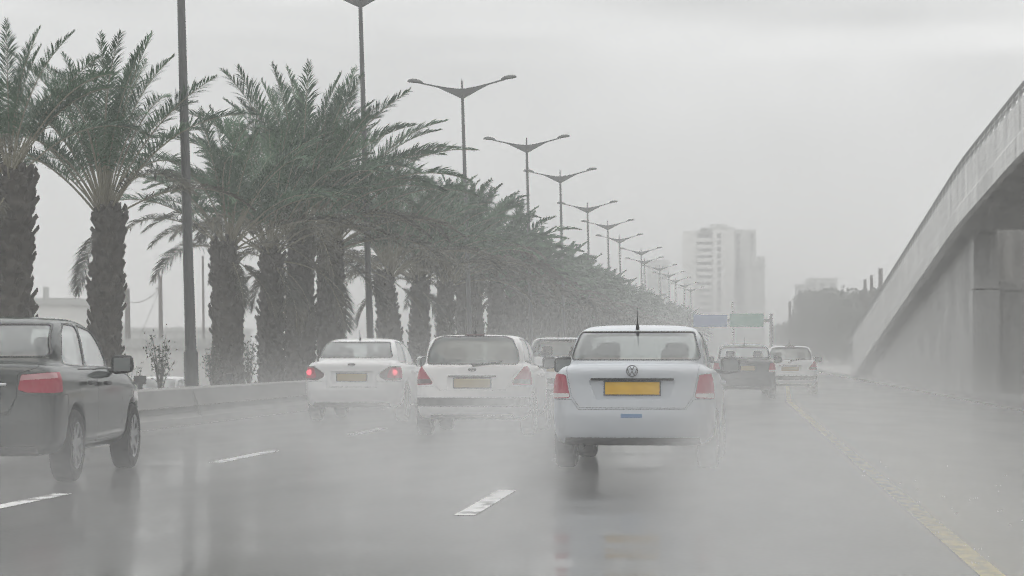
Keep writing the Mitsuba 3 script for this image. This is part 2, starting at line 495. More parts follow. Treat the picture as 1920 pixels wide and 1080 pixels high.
def trunk_mesh(h, r0, seed, bulge=0.55, detail=1.0):
    """A date palm trunk shaggy with the stubs of cut fronds, flared at a ragged skirt part of the way up."""
    r = np.random.default_rng(seed)
    n, sides = 26, 14
    z = np.linspace(-0.3, h, n)
    rad = r0 * (1.0 + 0.10 * np.sin(np.linspace(0, 3, n) + r.uniform(0, 3)))
    rad *= 1 + 0.22 * np.exp(-((z / h - bulge) / 0.10) ** 2) * np.where(z / h < bulge, np.clip(1 - (bulge - z / h) / 0.06, 0.25, 1), 1)
    rad[-3:] *= [1.04, 0.95, 0.7]
    lean = np.stack([0.10 * (z / h) ** 2 * r.normal(0, 1), 0.06 * (z / h) ** 2 * r.normal(0, 1), z], 1)
    core = tube(lean, rad * 0.92, sides)
    cv = np.array(core.vertices)
    cv += (meshkit.noise(cv * 7, seed)[:, None] - 0.5) * 0.07 * (cv * [1, 1, 0] - 0) / (r0 + 1e-6) * 1.0
    core.vertices = cv
    parts = [core]
    count = int(210 * detail)
    for k in range(count):
        zz = (k + 0.5) / count * h
        a = k * 2.39996 + r.normal(0, 0.12)
        i = min(int((zz + 0.3) / (h + 0.3) * (n - 1)), n - 2)
        rr, c = rad[i], lean[i]
        out = np.array([math.cos(a), math.sin(a), 0])
        tg = np.array([-math.sin(a), math.cos(a), 0])
        up = np.array([0, 0, 1.0])
        L, w, th = r.uniform(0.10, 0.20), r.uniform(0.06, 0.10), r.uniform(0.03, 0.06)
        ax = up * math.cos(0.5) + out * math.sin(0.5) * r.uniform(0.5, 1.5)
        o = np.array([c[0], c[1], zz]) + out * rr * 0.82
        q = [o - tg * w, o + tg * w, o + out * th + tg * w * 0.6 - up * 0.04, o + out * th - tg * w * 0.6 - up * 0.04]
        q += [x + ax * L * (1.0 if j < 2 else 0.85) - (tg * w * 0.45 * (1 if j in (1, 2) else -1)) for j, x in enumerate(q)]
        fs = [[0, 2, 1], [0, 3, 2], [4, 5, 6], [4, 6, 7], [0, 1, 5], [0, 5, 4], [1, 2, 6], [1, 6, 5], [2, 3, 7], [2, 7, 6], [3, 0, 4], [3, 4, 7]]
        parts.append(trimesh.Trimesh(q, fs, process=False))
    return cat(parts)


# kinds of frond: (elevation at foot, at tip, length, colour)
KINDS = [(86, 62, 0.95, 'green'), (78, 35, 1.0, 'green'), (70, 10, 1.02, 'green'), (60, -8, 1.03, 'green'), (48, -25, 1.0, 'green'), (34, -40, 0.97, 'low'), (18, -55, 0.9, 'low'), (0, -68, 0.8, 'low'), (-35, -84, 0.6, 'low')]
FROND, PARTS = {}, {}
for lod, (pairs, wid, variants) in {'near': (88, 0.027, 3), 'mid': (40, 0.075, 2), 'far': (22, 0.15, 2)}.items():
    for ki, (e0, e1, ls, col) in enumerate(KINDS):
        for va in range(variants):
            ra, le = frond_mesh(4.0 * ls, e0, e1, pairs, 0.52, 100 + ki * 7 + va, curl=(-18, 15, 4)[va], wid=wid, bare=0.24 if ki < 6 else 0.16, sag=0.22 if ki < 5 else 0.42)
            FROND[lod, ki, va] = cat([ra, le])
            if lod == 'near': PARTS[ki, va] = (mikit.ply(le, 'green_frond' if col == 'green' else 'brown_frond'), mikit.ply(ra, 'petiole', smooth=50))


def crown_plan(seed, count, thick, most=6.2):
    """(kind, azimuth, scale, roll) of every frond: upright ones in the heart, drooping ones outside."""
    r = np.random.default_rng(seed)
    out = []
    for k in range(count):
        q = (k + 0.5) / count
        ki = min(8, int(q ** 0.92 * most + r.normal(0, 0.45)))
        ki = max(0, ki)
        if ki >= 7 and r.random() > thick: ki = r.integers(3, 6)
        out.append((ki, (k * 137.508 + r.normal(0, 9)) % 360, r.uniform(0.86, 1.1), r.normal(0, 8)))
    return out


def near_palm(x, y, h, L, r0, count, seed, label, bulge, thick=0.7, most=6.2):
    key = thing('date_palm', label, 'palm tree', group='date palms in a row along the median')
    t = trunk_mesh(h - 0.3, r0, seed, bulge)
    t.apply_translation((x, y, 0.3))
    put(key, 'trunk', t, 'palm_bark')
    r = np.random.default_rng(seed + 900)
    dead = [(8, r.uniform(0, 360), r.uniform(0.7, 1.0), r.normal(0, 10)) for _ in range(int(r.integers(1, 5)))]
    for ki, az, sc, roll in crown_plan(seed, count, thick, most) + dead:
        a = math.radians(az)
        dz = -0.05 - 0.07 * max(0, ki - 3) + r.normal(0, 0.03)
        o = [x + math.cos(a) * 0.13 * min(1, ki / 3), y + math.sin(a) * 0.13 * min(1, ki / 3), h + dz]
        tw_ = T().translate(o).rotate([0, 0, 1], az).rotate([1, 0, 0], roll).scale(L / 4.0 * sc)
        le, ra = PARTS[ki, int(r.integers(3))]
        fk = put(key, 'frond', le, None, tw=tw_)
        put(fk, 'stalk', ra, None, tw=tw_)
    return key


# x, y, trunk height, frond length, trunk radius, fronds, label, skirt height
for i, (x, y, h, L, r0, n, bulge, thick, label) in enumerate([
    (-11.50, 37.2, 4.10, 2.5, 0.31, 28, 0.35, 0.5, 'dark date palm cut off by the left edge of the picture'),
    (-11.45, 42.8, 3.85, 3.3, 0.30, 34, 0.52, 0.35, 'date palm with bare pale frond stalks standing free at the left, behind the dark car'),
    (-11.50, 53.8, 3.75, 3.3, 0.32, 38, 0.50, 0.7, 'date palm just right of the nearest lamp pole, its trunk bulging half way up'),
    (-11.50, 58.8, 3.80, 3.5, 0.31, 38, 0.45, 0.6, 'slim-trunked date palm, second to the right of the nearest lamp pole'),
    (-11.50, 62.8, 4.30, 4.8, 0.37, 50, 0.30, 0.7, 'tall green-crowned date palm left of the paler white sedan'),
    (-11.45, 67.3, 4.40, 4.7, 0.37, 48, 0.40, 0.7, 'thick date palm rising directly behind the white sedan with lit brake lights'),
    (-11.55, 79.9, 4.00, 4.2, 0.38, 50, 0.40, 0.7, 'date palm just right of the second lamp pole, between two white cars'),
    (-11.45, 86.3, 4.00, 4.2, 0.37, 50, 0.40, 0.7, 'date palm behind the left edge of the white hatchback'),
    (-11.50, 94.8, 4.10, 4.4, 0.38, 50, 0.40, 0.7, 'date palm with broad trunk behind the roof of the white hatchback'),
]):
    near_palm(x, y, h, L, r0, n, 20 + i, label, bulge, thick, 5.2 if i < 2 else 6.0)

CROWNS = []
for va in range(8):
    lod = 'mid' if va < 5 else 'far'
    r = np.random.default_rng(300 + va)
    ms = {'green': [], 'low': []}
    for ki, az, sc, roll in crown_plan(300 + va, 44, 0.75):
        m = FROND[lod, ki, int(r.integers(2))].copy()
        m.apply_transform(np.array((T().rotate([0, 0, 1], az).rotate([1, 0, 0], roll).scale(sc)).matrix))
        ms[KINDS[ki][3]].append(m)
    tr = trunk_mesh(4.0, 0.38, 330 + va, 0.45, detail=0.45)
    tr.apply_translation((0, 0, -4.0))
    CROWNS.append((mikit.ply(tr, 'palm_bark'), mikit.ply(cat(ms['green']), 'green_frond'), mikit.ply(cat(ms['low']), 'brown_frond')))
ORD = [None] + 'tenth eleventh twelfth thirteenth fourteenth fifteenth sixteenth seventeenth eighteenth nineteenth twentieth twenty-first twenty-second twenty-third twenty-fourth twenty-fifth twenty-sixth'.split()
y, i = 100.5, 0
r = np.random.default_rng(77)
while y < 400:
    i += 1
    x = -11.5 + drift(y) + r.normal(0, 0.2)
    far = f'date palm in the crowded middle of the row, {ORD[i]} from the left' if y < 190 else 'grey hazy date palm at the far end of the row, towards the tower'
    key = thing('date_palm', far, 'palm tree', group='date palms crowding the middle of the row' if y < 190 else 'hazy date palms at the far end of the row')
    tr, g, lo = CROWNS[int(r.integers(5)) if y < 125 else 5 + int(r.integers(3))]
    m = T().translate([x, y, 4.25 + r.normal(0, 0.25)]).rotate([0, 0, 1], float(r.uniform(0, 360))).scale(float(r.uniform(0.95, 1.12)))
    put(key, 'trunk', tr, None, tw=m)
    put(key, 'crown', g, None, tw=m)
    put(key, 'dry_fronds', lo, None, tw=m)
    y += r.uniform(4.6, 6.2)


# ---------------------------------------------------------------- shrubs on the median
def shrub(x, y, z0, h, w, seed, label, leaves=260):
    r = np.random.default_rng(seed)
    key = thing('shrub', label, 'shrub')
    tw, v, f = [], [], []
    for k in range(16):
        a = r.uniform(0, 2 * math.pi)
        tip = np.array([math.cos(a) * w * r.uniform(0.2, 1), math.sin(a) * w * r.uniform(0.2, 1), h * r.uniform(0.55, 1)])
        mid = tip * [0.4, 0.4, 0.6]
        pts = np.array([[0, 0, 0], mid, tip]) + [x, y, z0]
        tw.append(tube(pts, [0.014, 0.009, 0.004], 5))
        for j in range(leaves // 16):
            t = r.uniform(0.3, 1.05)
            o = np.array([x, y, z0]) + (mid * (t / 0.5) if t < 0.5 else mid + (tip - mid) * (t - 0.5) * 2) + r.normal(0, 0.06, 3)
            d = r.normal(0, 1, 3); d /= np.linalg.norm(d)
            e = np.cross(d, r.normal(0, 1, 3)); e /= np.linalg.norm(e) + 1e-9
            l, ww = r.uniform(0.05, 0.10), r.uniform(0.012, 0.022)
            b0 = len(v)
            v += [o, o + d * l * 0.5 + e * ww, o + d * l, o + d * l * 0.5 - e * ww]
            f += [[b0, b0 + 1, b0 + 2], [b0, b0 + 2, b0 + 3]]
    put(key, 'stems', cat(tw), 'wood_pole')
    put(key, 'foliage', trimesh.Trimesh(v, f, process=False), 'shrub_leaf')


for px, py, y, h, w, lb in ((300, 735, 46, 1.25, 0.35, 'thin straggly shrub between the dark car mirror and the nearest lamp pole'),
                            (398, 735, 50, 1.15, 0.35, 'thin shrub just right of the nearest lamp pole'),
                            (466, 735, 57, 1.30, 0.40, 'bushy dark shrub between two palm trunks'),
                            (530, 735, 64, 1.2, 0.35, 'shrub at the palm trunks left of the white sedan'),
                            (240, 735, 62, 2.0, 0.5, 'tall twiggy shrub beside the free-standing palm trunk'),
                            (140, 650, 70, 3.0, 0.6, 'tall twiggy bush behind the dark car roof')):
    c = at_y(px, py, y)
    shrub(c[0], y, 0.3 if c[0] > -14.6 else -0.9, h, w, int(px), lb)


# ---------------------------------------------------------------- overpass ramp at the right
RAMP_TOP = [(10, 7.9), (53.3, 6.91), (68.7, 6.36), (138.7, 1.66), (170, 0.9)]
RAMP_BOT = [(10, 6.3), (53.3, 5.50), (69.3, 4.70), (130.7, -0.11), (170, -0.6)]


def eased(pts, w=2.5):                                           # straight grades joined by short vertical curves
    a, b = np.array(pts).T
    return lambda y: float(np.mean(np.interp(np.linspace(y - w, y + w, 9), a, b)))


ztop, zbot = eased(RAMP_TOP), eased(RAMP_BOT)
XF, XW, XE = 6.30, 6.80, 19.0                                     # outer face of the parapet, the wall below, the far side of the ramp
ov = thing('overpass_ramp', 'grey concrete overpass ramp climbing out of the picture at the right', 'bridge')


def lofted(ysamp, section):
    """A closed loft: section(y) is a loop of (x, z)."""
    loops = [np.array([(x, y, z) for x, z in section(y)]) for y in ysamp]
    n = len(loops[0])
    v = np.vstack(loops)
    f = []
    for i in range(len(loops) - 1):
        for j in range(n):
            k = (j + 1) % n
            f += [[i * n + j, i * n + k, (i + 1) * n + k], [i * n + j, (i + 1) * n + k, (i + 1) * n + j]]
    e = (len(loops) - 1) * n
    f += [[0, j + 1, j] for j in range(1, n - 1)] + [[e, e + j, e + j + 1] for j in range(1, n - 1)]
    m = trimesh.Trimesh(v, f, process=False)
    m.fix_normals()
    return m


joints = [14, 22, 30, 38, 46, 54, 61.5, 69.15, 76.5, 84, 91.5, 99, 106.5, 114, 122, 131]
for a, b in zip(joints[:-1], joints[1:]):
    def sec(y):
        t, q = float(ztop(y)), float(zbot(y))
        return [(XF, q + 0.69), (XF, t - 0.05), (XF + 0.05, t), (XF + 0.11, t), (XF + 0.13, t - 0.02), (XF + 0.13, q + 0.69)]
    put(ov, 'parapet_panel', lofted(np.linspace(a + 0.06, b - 0.06, 5), sec), 'parapet_concrete')

    def edge(y):
        q = float(zbot(y))
        return [(XF + 0.02, q + 0.03), (XF - 0.10, q + 0.06), (XF - 0.10, q + 0.53), (XF - 0.06, q + 0.615), (XF + 0.13, q + 0.615), (XF + 0.13, q + 0.03)]
    put(ov, 'deck_edge', lofted(np.linspace(a + 0.06, b - 0.06, 5), edge), 'parapet_concrete')
put(ov, 'parapet_core', lofted(np.linspace(14, 131, 24), lambda y: [(XF + 0.15, float(zbot(y)) + 0.1), (XF + 0.15, float(ztop(y)) - 0.12), (XF + 0.26, float(ztop(y)) - 0.12), (XF + 0.26, float(zbot(y)) + 0.1)]), 'dark_concrete')
put(ov, 'deck', lofted(np.linspace(14, 69.0, 12), lambda y: [(XF + 0.04, float(zbot(y)) + 0.02), (XF + 0.04, float(zbot(y)) + 0.6), (XE, float(zbot(y)) + 0.6), (XE, float(zbot(y)) + 0.02)]), 'concrete')
put(ov, 'ramp_fill', lofted(np.linspace(71.5, 131, 12), lambda y: [(XW + 0.4, -0.3), (XW + 0.4, float(zbot(y)) + 0.55), (XE, float(zbot(y)) + 0.55), (XE, -0.3)]), 'concrete')
put(ov, 'soffit_beam', lofted(np.linspace(69.2, 131, 14), lambda y: [(XF + 0.05, float(zbot(y)) + 0.05), (XF + 0.05, float(zbot(y)) + 0.3), (XW + 0.6, float(zbot(y)) + 0.3), (XW + 0.6, float(zbot(y)) - 0.02)]), 'concrete')
# retaining wall in two lifts with a joint that shows as a pale line
put(ov, 'retaining_wall', lofted(np.linspace(70.4, 131, 14), lambda y: [(XW - 0.04, -0.3), (XW - 0.04, min(float(zbot(y)) - 0.10, 0.6 * float(zbot(y)) + 0.15)), (XW + 0.4, min(float(zbot(y)) - 0.10, 0.6 * float(zbot(y)) + 0.15)), (XW + 0.4, -0.3)]), 'concrete')
put(ov, 'upper_wall', lofted(np.linspace(70.4, 128, 14), lambda y: [(XW, min(float(zbot(y)) - 0.07, 0.6 * float(zbot(y)) + 0.18)), (XW, float(zbot(y)) + 0.02), (XW + 0.4, float(zbot(y)) + 0.02), (XW + 0.4, min(float(zbot(y)) - 0.07, 0.6 * float(zbot(y)) + 0.18))]), 'concrete')
zp = float(zbot(69.6))
put(ov, 'corner_pier', rbox(XW - 0.06, XW + 0.72, 69.55, 70.6, -0.3, 3.03, 0.04), 'concrete', smooth=30)
put(ov, 'corner_pier_cap', rbox(XW - 0.02, XW + 0.70, 69.6, 70.6, 3.06, zp + 0.1, 0.03), 'concrete', smooth=30)
put(ov, 'abutment_wall', box(XW + 0.74, XE, 70.15, 71.4, -0.3, 3.0), 'concrete')
put(ov, 'bearing_shelf', rbox(XW + 0.74, XE, 70.02, 71.4, 3.02, 3.32, 0.03), 'concrete')
put(ov, 'back_wall', box(XW + 0.74, XE, 71.0, 71.45, 3.33, zp + 0.2), 'concrete')
for k in range(4):
    put(ov, 'bridge_bearing', box(8.6 + k * 3, 9.2 + k * 3, 70.2, 70.8, 3.33, 3.55), 'dark_steel')
# far abutment side of the span and a second line of piers beyond the frame, so the span is carried
for xx in (9.5, 16):
    put(ov, 'column', trimesh.creation.cylinder(0.45, 6.2, sections=20, transform=trimesh.transformations.translation_matrix((xx, 24, 2.9))), 'concrete', smooth=40)
# steel rail on the parapet
rail_y = np.linspace(14, 138, 63)
put(ov, 'handrail', tube([(XF + 0.065, y, float(ztop(y)) + 0.28) for y in rail_y], 0.05, 6), 'rail_grey', smooth=60)
put(ov, 'handrail', tube([(XF + 0.065, y, float(ztop(y)) + 0.14) for y in rail_y], 0.035, 6), 'rail_grey', smooth=60)
for y in np.arange(14.5, 137, 1.25):
    z = float(ztop(y))
    p = m3.Manifold.hull_points([(XF + 0.065 + a, y + b, z - 0.01) for a in (-0.05, 0.05) for b in (-0.09, 0.09)] + [(XF + 0.065 + a, y + b, z + 0.27) for a in (-0.03, 0.03) for b in (-0.04, 0.04)])
    put(ov, 'rail_post', as_tm(p), 'rail_grey')
struct('ramp_kerb', lofted(np.linspace(20, 128, 12), lambda y: [(XW - 0.16, -0.1), (XW - 0.16, 0.09), (XW - 0.13, 0.11), (XW - 0.05, 0.11), (XW - 0.05, -0.1)] if y > 68 else [(XW + 2.0, -0.1), (XW + 2.0, 0.09), (XW + 2.03, 0.11), (XW + 2.15, 0.11), (XW + 2.15, -0.1)]), 'barrier_concrete')


# ---------------------------------------------------------------- far buildings
def block(key, name, px0, px1, py0, py1, y, depth, m):
    a, b = at_y(px0, py1, y), at_y(px1, py0, y)
    mm = box(a[0], b[0], y, y + depth, a[2], b[2])
    return put(key, name, mm, m), (a[0], b[0], a[2], b[2])


Y = 640.0
tw = thing('apartment_tower', 'tall pale apartment tower half lost in the rain haze behind the road', 'building')
PX = lambda x, y_=560: at_y(x, y_, Y)[0]
PZ = lambda y_, x=1350: at_y(x, y_, Y)[2]
put(tw, 'wall', box(PX(1280), PX(1306), Y + 1, Y + 22, -1, PZ(432)), 'pale_wall')
put(tw, 'balcony_bay', box(PX(1306) + 0.01, PX(1336), Y + 2.2, Y + 21, -1, PZ(431)), 'grey_wall')
put(tw, 'centre_wall', box(PX(1336) + 0.01, PX(1377), Y, Y + 22, -1, PZ(428)), 'pale_wall')
put(tw, 'right_wall', box(PX(1377) + 0.01, PX(1418), Y + 1.6, Y + 20, -1, PZ(430)), 'grey_wall')
put(tw, 'side_block', box(PX(1396), PX(1434), Y - 4, Y + 1.55, -1, PZ(482)), 'grey_wall')
put(tw, 'side_ledge', box(PX(1392), PX(1437), Y - 4.6, Y + 1.5, PZ(500), PZ(497)), 'grey_wall')
put(tw, 'roof_house', box(PX(1331), PX(1364), Y + 3, Y + 14, PZ(428) + 0.01, PZ(419)), 'grey_wall')
put(tw, 'parapet', box(PX(1313), PX(1378), Y - 0.2, Y + 20, PZ(429), PZ(426.5)), 'grey_wall')
for k in range(12):
    z = PZ(446 + 12.6 * k)
    put(tw, 'balcony', box(PX(1307), PX(1335), Y + 0.3, Y + 2.2, z - 0.95, z), 'pale_wall')
    put(tw, 'window', box(PX(1310), PX(1333), Y + 2.05, Y + 2.3, z + 0.1, z + 1.35), 'window_dark')
    put(tw, 'window', box(PX(1345), PX(1352), Y - 0.08, Y + 0.1, z, z + 1.2), 'window_dark')
    if k < 5:
        put(tw, 'window', box(PX(1381), PX(1388), Y + 1.5, Y + 1.8, z, z + 1.2), 'window_dark')
        put(tw, 'window', box(PX(1408), PX(1413), Y + 1.5, Y + 1.8, z, z + 1.2), 'window_dark')
    else:
        put(tw, 'window', box(PX(1381), PX(1391), Y + 1.5, Y + 1.8, z, z + 1.2), 'window_dark')


def far_block(label, px0, px1, py0, y, depth, m, wins=0, roofbits=()):
    k = thing('building', label, 'building')
    x0, x1, z1 = at_y(px0, py0, y)[0], at_y(px1, py0, y)[0], at_y(px0, py0, y)[2]
    put(k, 'wall', box(x0, x1, y, y + depth, -1.5, z1), m)
    put(k, 'roof_edge', box(x0 - 0.25, x1 + 0.25, y - 0.25, y + depth + 0.25, z1 + 0.01, z1 + 0.45), 'grey_wall')
    for c in range(wins):
        for rr in range(max(1, int(z1 / 3.1))):
            xx = x0 + (x1 - x0) * (c + 0.5) / wins
            put(k, 'window', box(xx - 0.6, xx + 0.6, y - 0.06, y + 0.1, z1 - 2.4 - rr * 3.1, z1 - 1.1 - rr * 3.1), 'window_dark')
    for (q0, q1, pz) in roofbits:
        a, b, z = at_y(q0, pz, y)[0], at_y(q1, pz, y)[0], at_y(q0, pz, y)[2]
        put(k, 'chimney', box(a, b, y + 1, y + 1 + (b - a), z1 + 0.3, z), 'grey_wall')
    return k


far_block('pale slab block behind the far lamps, left of the tall tower', 1212, 1252, 490, 760, 14, 'grey_wall', wins=3)
far_block('low pale block right of the tower, behind the trees', 1494, 1522, 536, 640, 18, 'grey_wall', wins=2)
far_block('pale block with higher roof right of the tower, behind the trees', 1514, 1570, 524, 700, 18, 'grey_wall', wins=3)
far_block('small white building at the foot of the tower', 1330, 1393, 562, 700, 10, 'pale_wall', wins=0)
far_block('grey flat-roofed shed with a chimney behind the dark car', 28, 132, 572, 150, 9, 'pale_wall', wins=0, roofbits=((72, 81, 537),))
far_block('long low grey building on the left horizon', -300, 424, 622, 270, 14, 'grey_wall', wins=0, roofbits=((226, 232, 606), (330, 337, 612)))
far_block('pale garden wall beyond the opposite road at the left', 60, 420, 652, 115, 0.3, 'pale_wall')

# sign gantry over the road far ahead
Yg = 255.0
sg = thing('sign_gantry', 'hazy overhead sign gantry with blue and green boards across the road', 'road sign')
GX = lambda x: at_y(x, 600, Yg)[0]
GZ = lambda y_: at_y(1370, y_, Yg)[2]
put(sg, 'beam', box(GX(1292), GX(1448), Yg + 0.2, Yg + 0.6, GZ(604), GZ(598)), 'pole_metal')
put(sg, 'post', tube([(GX(1446), Yg + 0.4, 0), (GX(1446), Yg + 0.4, GZ(588))], 0.16, 8), 'pole_metal')
put(sg, 'post', tube([(GX(1293), Yg + 0.4, 0), (GX(1293), Yg + 0.4, GZ(588))], 0.16, 8), 'pole_metal')
put(sg, 'blue_board', rbox(GX(1300), GX(1364), Yg, Yg + 0.12, GZ(613), GZ(590), 0.05), 'blue_sign', label='blue sign board in the haze')
put(sg, 'green_board', rbox(GX(1368), GX(1432), Yg, Yg + 0.12, GZ(613), GZ(588), 0.05), 'green_sign', label='green sign board in the haze')


# ---------------------------------------------------------------- utility poles and wires at the left
def upole(px, pytop, y, r0, label, arm=True):
    k = thing('utility_pole', label, 'utility pole')
    t = at_y(px, pytop, y)
    put(k, 'pole', tube([(t[0] + 0.12, y, -1.2), (t[0], y, t[2])], [r0 * 1.15, r0 * 0.85], 8), 'wood_pole', smooth=50)
    if arm: put(k, 'insulator', tube([(t[0] - 0.25, y - 0.1, t[2] - 0.75), (t[0] + 0.02, y, t[2] - 0.7)], 0.05, 6), 'wood_pole')
    return t


a = upole(238, 541, 135, 0.17, 'short utility pole right of the free-standing palm')
b = upole(300, 517, 135, 0.13, 'taller utility pole with wires left of the nearest lamp pole')
upole(380, 480, 150, 0.08, 'thin pale pole between the nearest lamp pole and a palm', arm=False)
upole(1622, 524, 330, 0.24, 'leftmost bare pole above the ramp parapet, over the far trees', arm=False)
upole(1634, 516, 330, 0.24, 'second bare pole above the ramp parapet, over the far trees', arm=False)
upole(1651, 503, 330, 0.34, 'thickest bare pole just above the ramp parapet', arm=False)
upole(1481, 565, 320, 0.2, 'far thin pole at the left end of the right-hand trees', arm=False)
upole(1374, 566, 400, 0.12, 'tiny far pole in front of the tower foot', arm=False)
wk = thing('overhead_wire', 'sagging overhead wires between the two utility poles at the left', 'wire')
pa, pb = a + [0, 0, -0.75], b + [0, 0, -0.7]
t = np.linspace(0, 1, 12)[:, None]
put(wk, 'cable', tube(pa + (pb - pa) * t + np.array([0, 0, -0.35]) * (4 * t * (1 - t)), 0.02, 5), 'dark_steel')
pg = at_y(262, 632, 135)
put(wk, 'guy_cable', tube(pb + (pg - pb) * t, 0.014, 5), 'dark_steel')


# ---------------------------------------------------------------- far trees at the right
def tree(px, pytop, y, w, seed, label, n=2200, leaf=0.30):
    r = np.random.default_rng(seed)
    top = at_y(px, pytop, y)
    x, h = top[0], top[2]
    k = thing('tree', label, 'tree', group='hazy trees right of the road')
    tk = [tube([(x, y, -0.2), (x + 0.1, y, h * 0.35), (x, y, h * 0.7)], [0.28, 0.2, 0.07], 8)]
    v, f = [], []
    lobes = [(np.array([x + r.uniform(-1, 1) * w * 0.75, y + r.uniform(-1, 1) * w * 0.7, h * r.uniform(0.35, 0.86)]), r.uniform(0.28, 0.5) * w) for _ in range(9)]
    lobes.append((np.array([x, y, h - 0.3 * w]), 0.33 * w))
    for c, rad in lobes:
        tk.append(tube([(x, y, h * 0.3), (x * 0.5 + c[0] * 0.5, y * 0.5 + c[1] * 0.5, h * 0.2 + c[2] * 0.55), c], [0.12, 0.07, 0.03], 5))
        m = int(n * (rad / w) ** 2)
        d = r.normal(0, 1, (m, 3)); d /= np.linalg.norm(d, axis=1, keepdims=True)
        o = c + d * rad * r.uniform(0.45, 1.25, (m, 1)) * [1, 1, 0.9]
        e = r.normal(0, 1, (m, 3)); e /= np.linalg.norm(e, axis=1, keepdims=True)
        g = np.cross(e, r.normal(0, 1, (m, 3))); g /= np.linalg.norm(g, axis=1, keepdims=True) + 1e-9
        s = leaf * r.uniform(0.6, 1.3, (m, 1))
        b0 = len(v) * 0 + sum(len(q) for q in v)
        v.append(np.stack([o - e * s, o + g * s * 0.5, o + e * s, o - g * s * 0.5], 1).reshape(-1, 3))
        i = b0 + 4 * np.arange(m)[:, None]
        f.append(np.vstack([i + [0, 1, 2], i + [0, 2, 3]]))
    put(k, 'trunk', cat(tk), 'wood_pole', smooth=50)
    put(k, 'crown', trimesh.Trimesh(np.vstack(v), np.vstack(f), process=False), 'tree_leaf')


for i, (px, py, y, w) in enumerate([(1500, 588, 300, 2.6), (1530, 572, 280, 3.4), (1556, 541, 262, 4.2), (1588, 540, 250, 4.0), (1618, 546, 240, 3.8), (1648, 548, 230, 3.6), (1680, 545, 215, 3.4), (1540, 600, 230, 3.0), (1580, 596, 225, 3.2), (1610, 598, 200, 3.0), (1640, 590, 196, 3.0), (1474, 606, 310, 2.2), (1700, 560, 190, 3.2)]):
    names = ['small hazy tree at the left end of the clump right of the road', 'rounded hazy tree left of the tallest ones', 'tallest left tree of the hazy clump', 'tall tree in the middle of the hazy clump', 'hazy tree right of the clump middle', 'hazy tree below the first bare pole',
             'hazy tree touching the ramp parapet line', 'low front tree at the left of the clump', 'low front tree in the clump middle', 'low front tree near the ramp foot', 'low tree beside the ramp parapet', 'lowest leftmost bush-like tree by the far road', 'tree mostly hidden behind the ramp parapet']
    tree(px, py, y * 1.6, w * 1.5, 500 + i, names[i], leaf=0.42)

# rain drops bursting on the wet road
r = np.random.default_rng(91)
sv, sf = [], []
for k in range(170):
    y0 = 12.0 + 14 * r.random() ** 1.5
    x0 = r.uniform(1.2, 6.0)
    o = np.array([x0, y0, 0.0])
    for q in range(3):
        a = r.uniform(0, 2 * math.pi)
        c = o + np.array([math.cos(a), math.sin(a), 0]) * r.uniform(0.0, 0.025)
        h, w = r.uniform(0.005, 0.016), r.uniform(0.0015, 0.0035)
        b0 = len(sv)
        t_ = c + np.array([math.cos(a) * h * 0.5, math.sin(a) * h * 0.5, h])
        sv += [c + [w, 0, 0], c + [-w * 0.5, w * 0.87, 0], c + [-w * 0.5, -w * 0.87, 0], t_]
        sf += [[b0, b0 + 1, b0 + 3], [b0 + 1, b0 + 2, b0 + 3], [b0 + 2, b0, b0 + 3]]
struct('rain_splash', trimesh.Trimesh(sv, sf, process=False), 'water_drop', kind='stuff', label='tiny white splashes of rain drops on the wet road')

# ---------------------------------------------------------------- cars
def poly_sdf(poly, a, b):
    """Signed distance (negative inside) of the points (a, b) to a closed polygon."""
    p = np.asarray(poly, float)
    q = np.roll(p, -1, axis=0)
    d = np.full(a.shape, 1e9)
    inside = np.zeros(a.shape, bool)
    for (x0, y0), (x1, y1) in zip(p, q):
        ex, ey = x1 - x0, y1 - y0
        t = np.clip(((a - x0) * ex + (b - y0) * ey) / (ex * ex + ey * ey + 1e-12), 0, 1)
        d = np.minimum(d, np.hypot(a - x0 - t * ex, b - y0 - t * ey))
        c = (y0 > b) != (y1 > b)
        inside ^= c & (a < ex * (b - y0) / (ey if abs(ey) > 1e-12 else 1e-12) + x0)
    return np.where(inside, -d, d)


def smooth_poly(poly, n=2):
    """Chaikin corner cutting: outlines read as pressed steel rather than as polygons."""
    p = np.asarray(poly, float)
    for _ in range(n):
        q = np.roll(p, -1, axis=0)
        p = np.stack([0.8 * p + 0.2 * q, 0.2 * p + 0.8 * q], 1).reshape(-1, 2)
    return p


def smax(a, b, k):
    h = np.maximum(k - np.abs(a - b), 0) / k
    return np.maximum(a, b) + h * h * k * 0.25


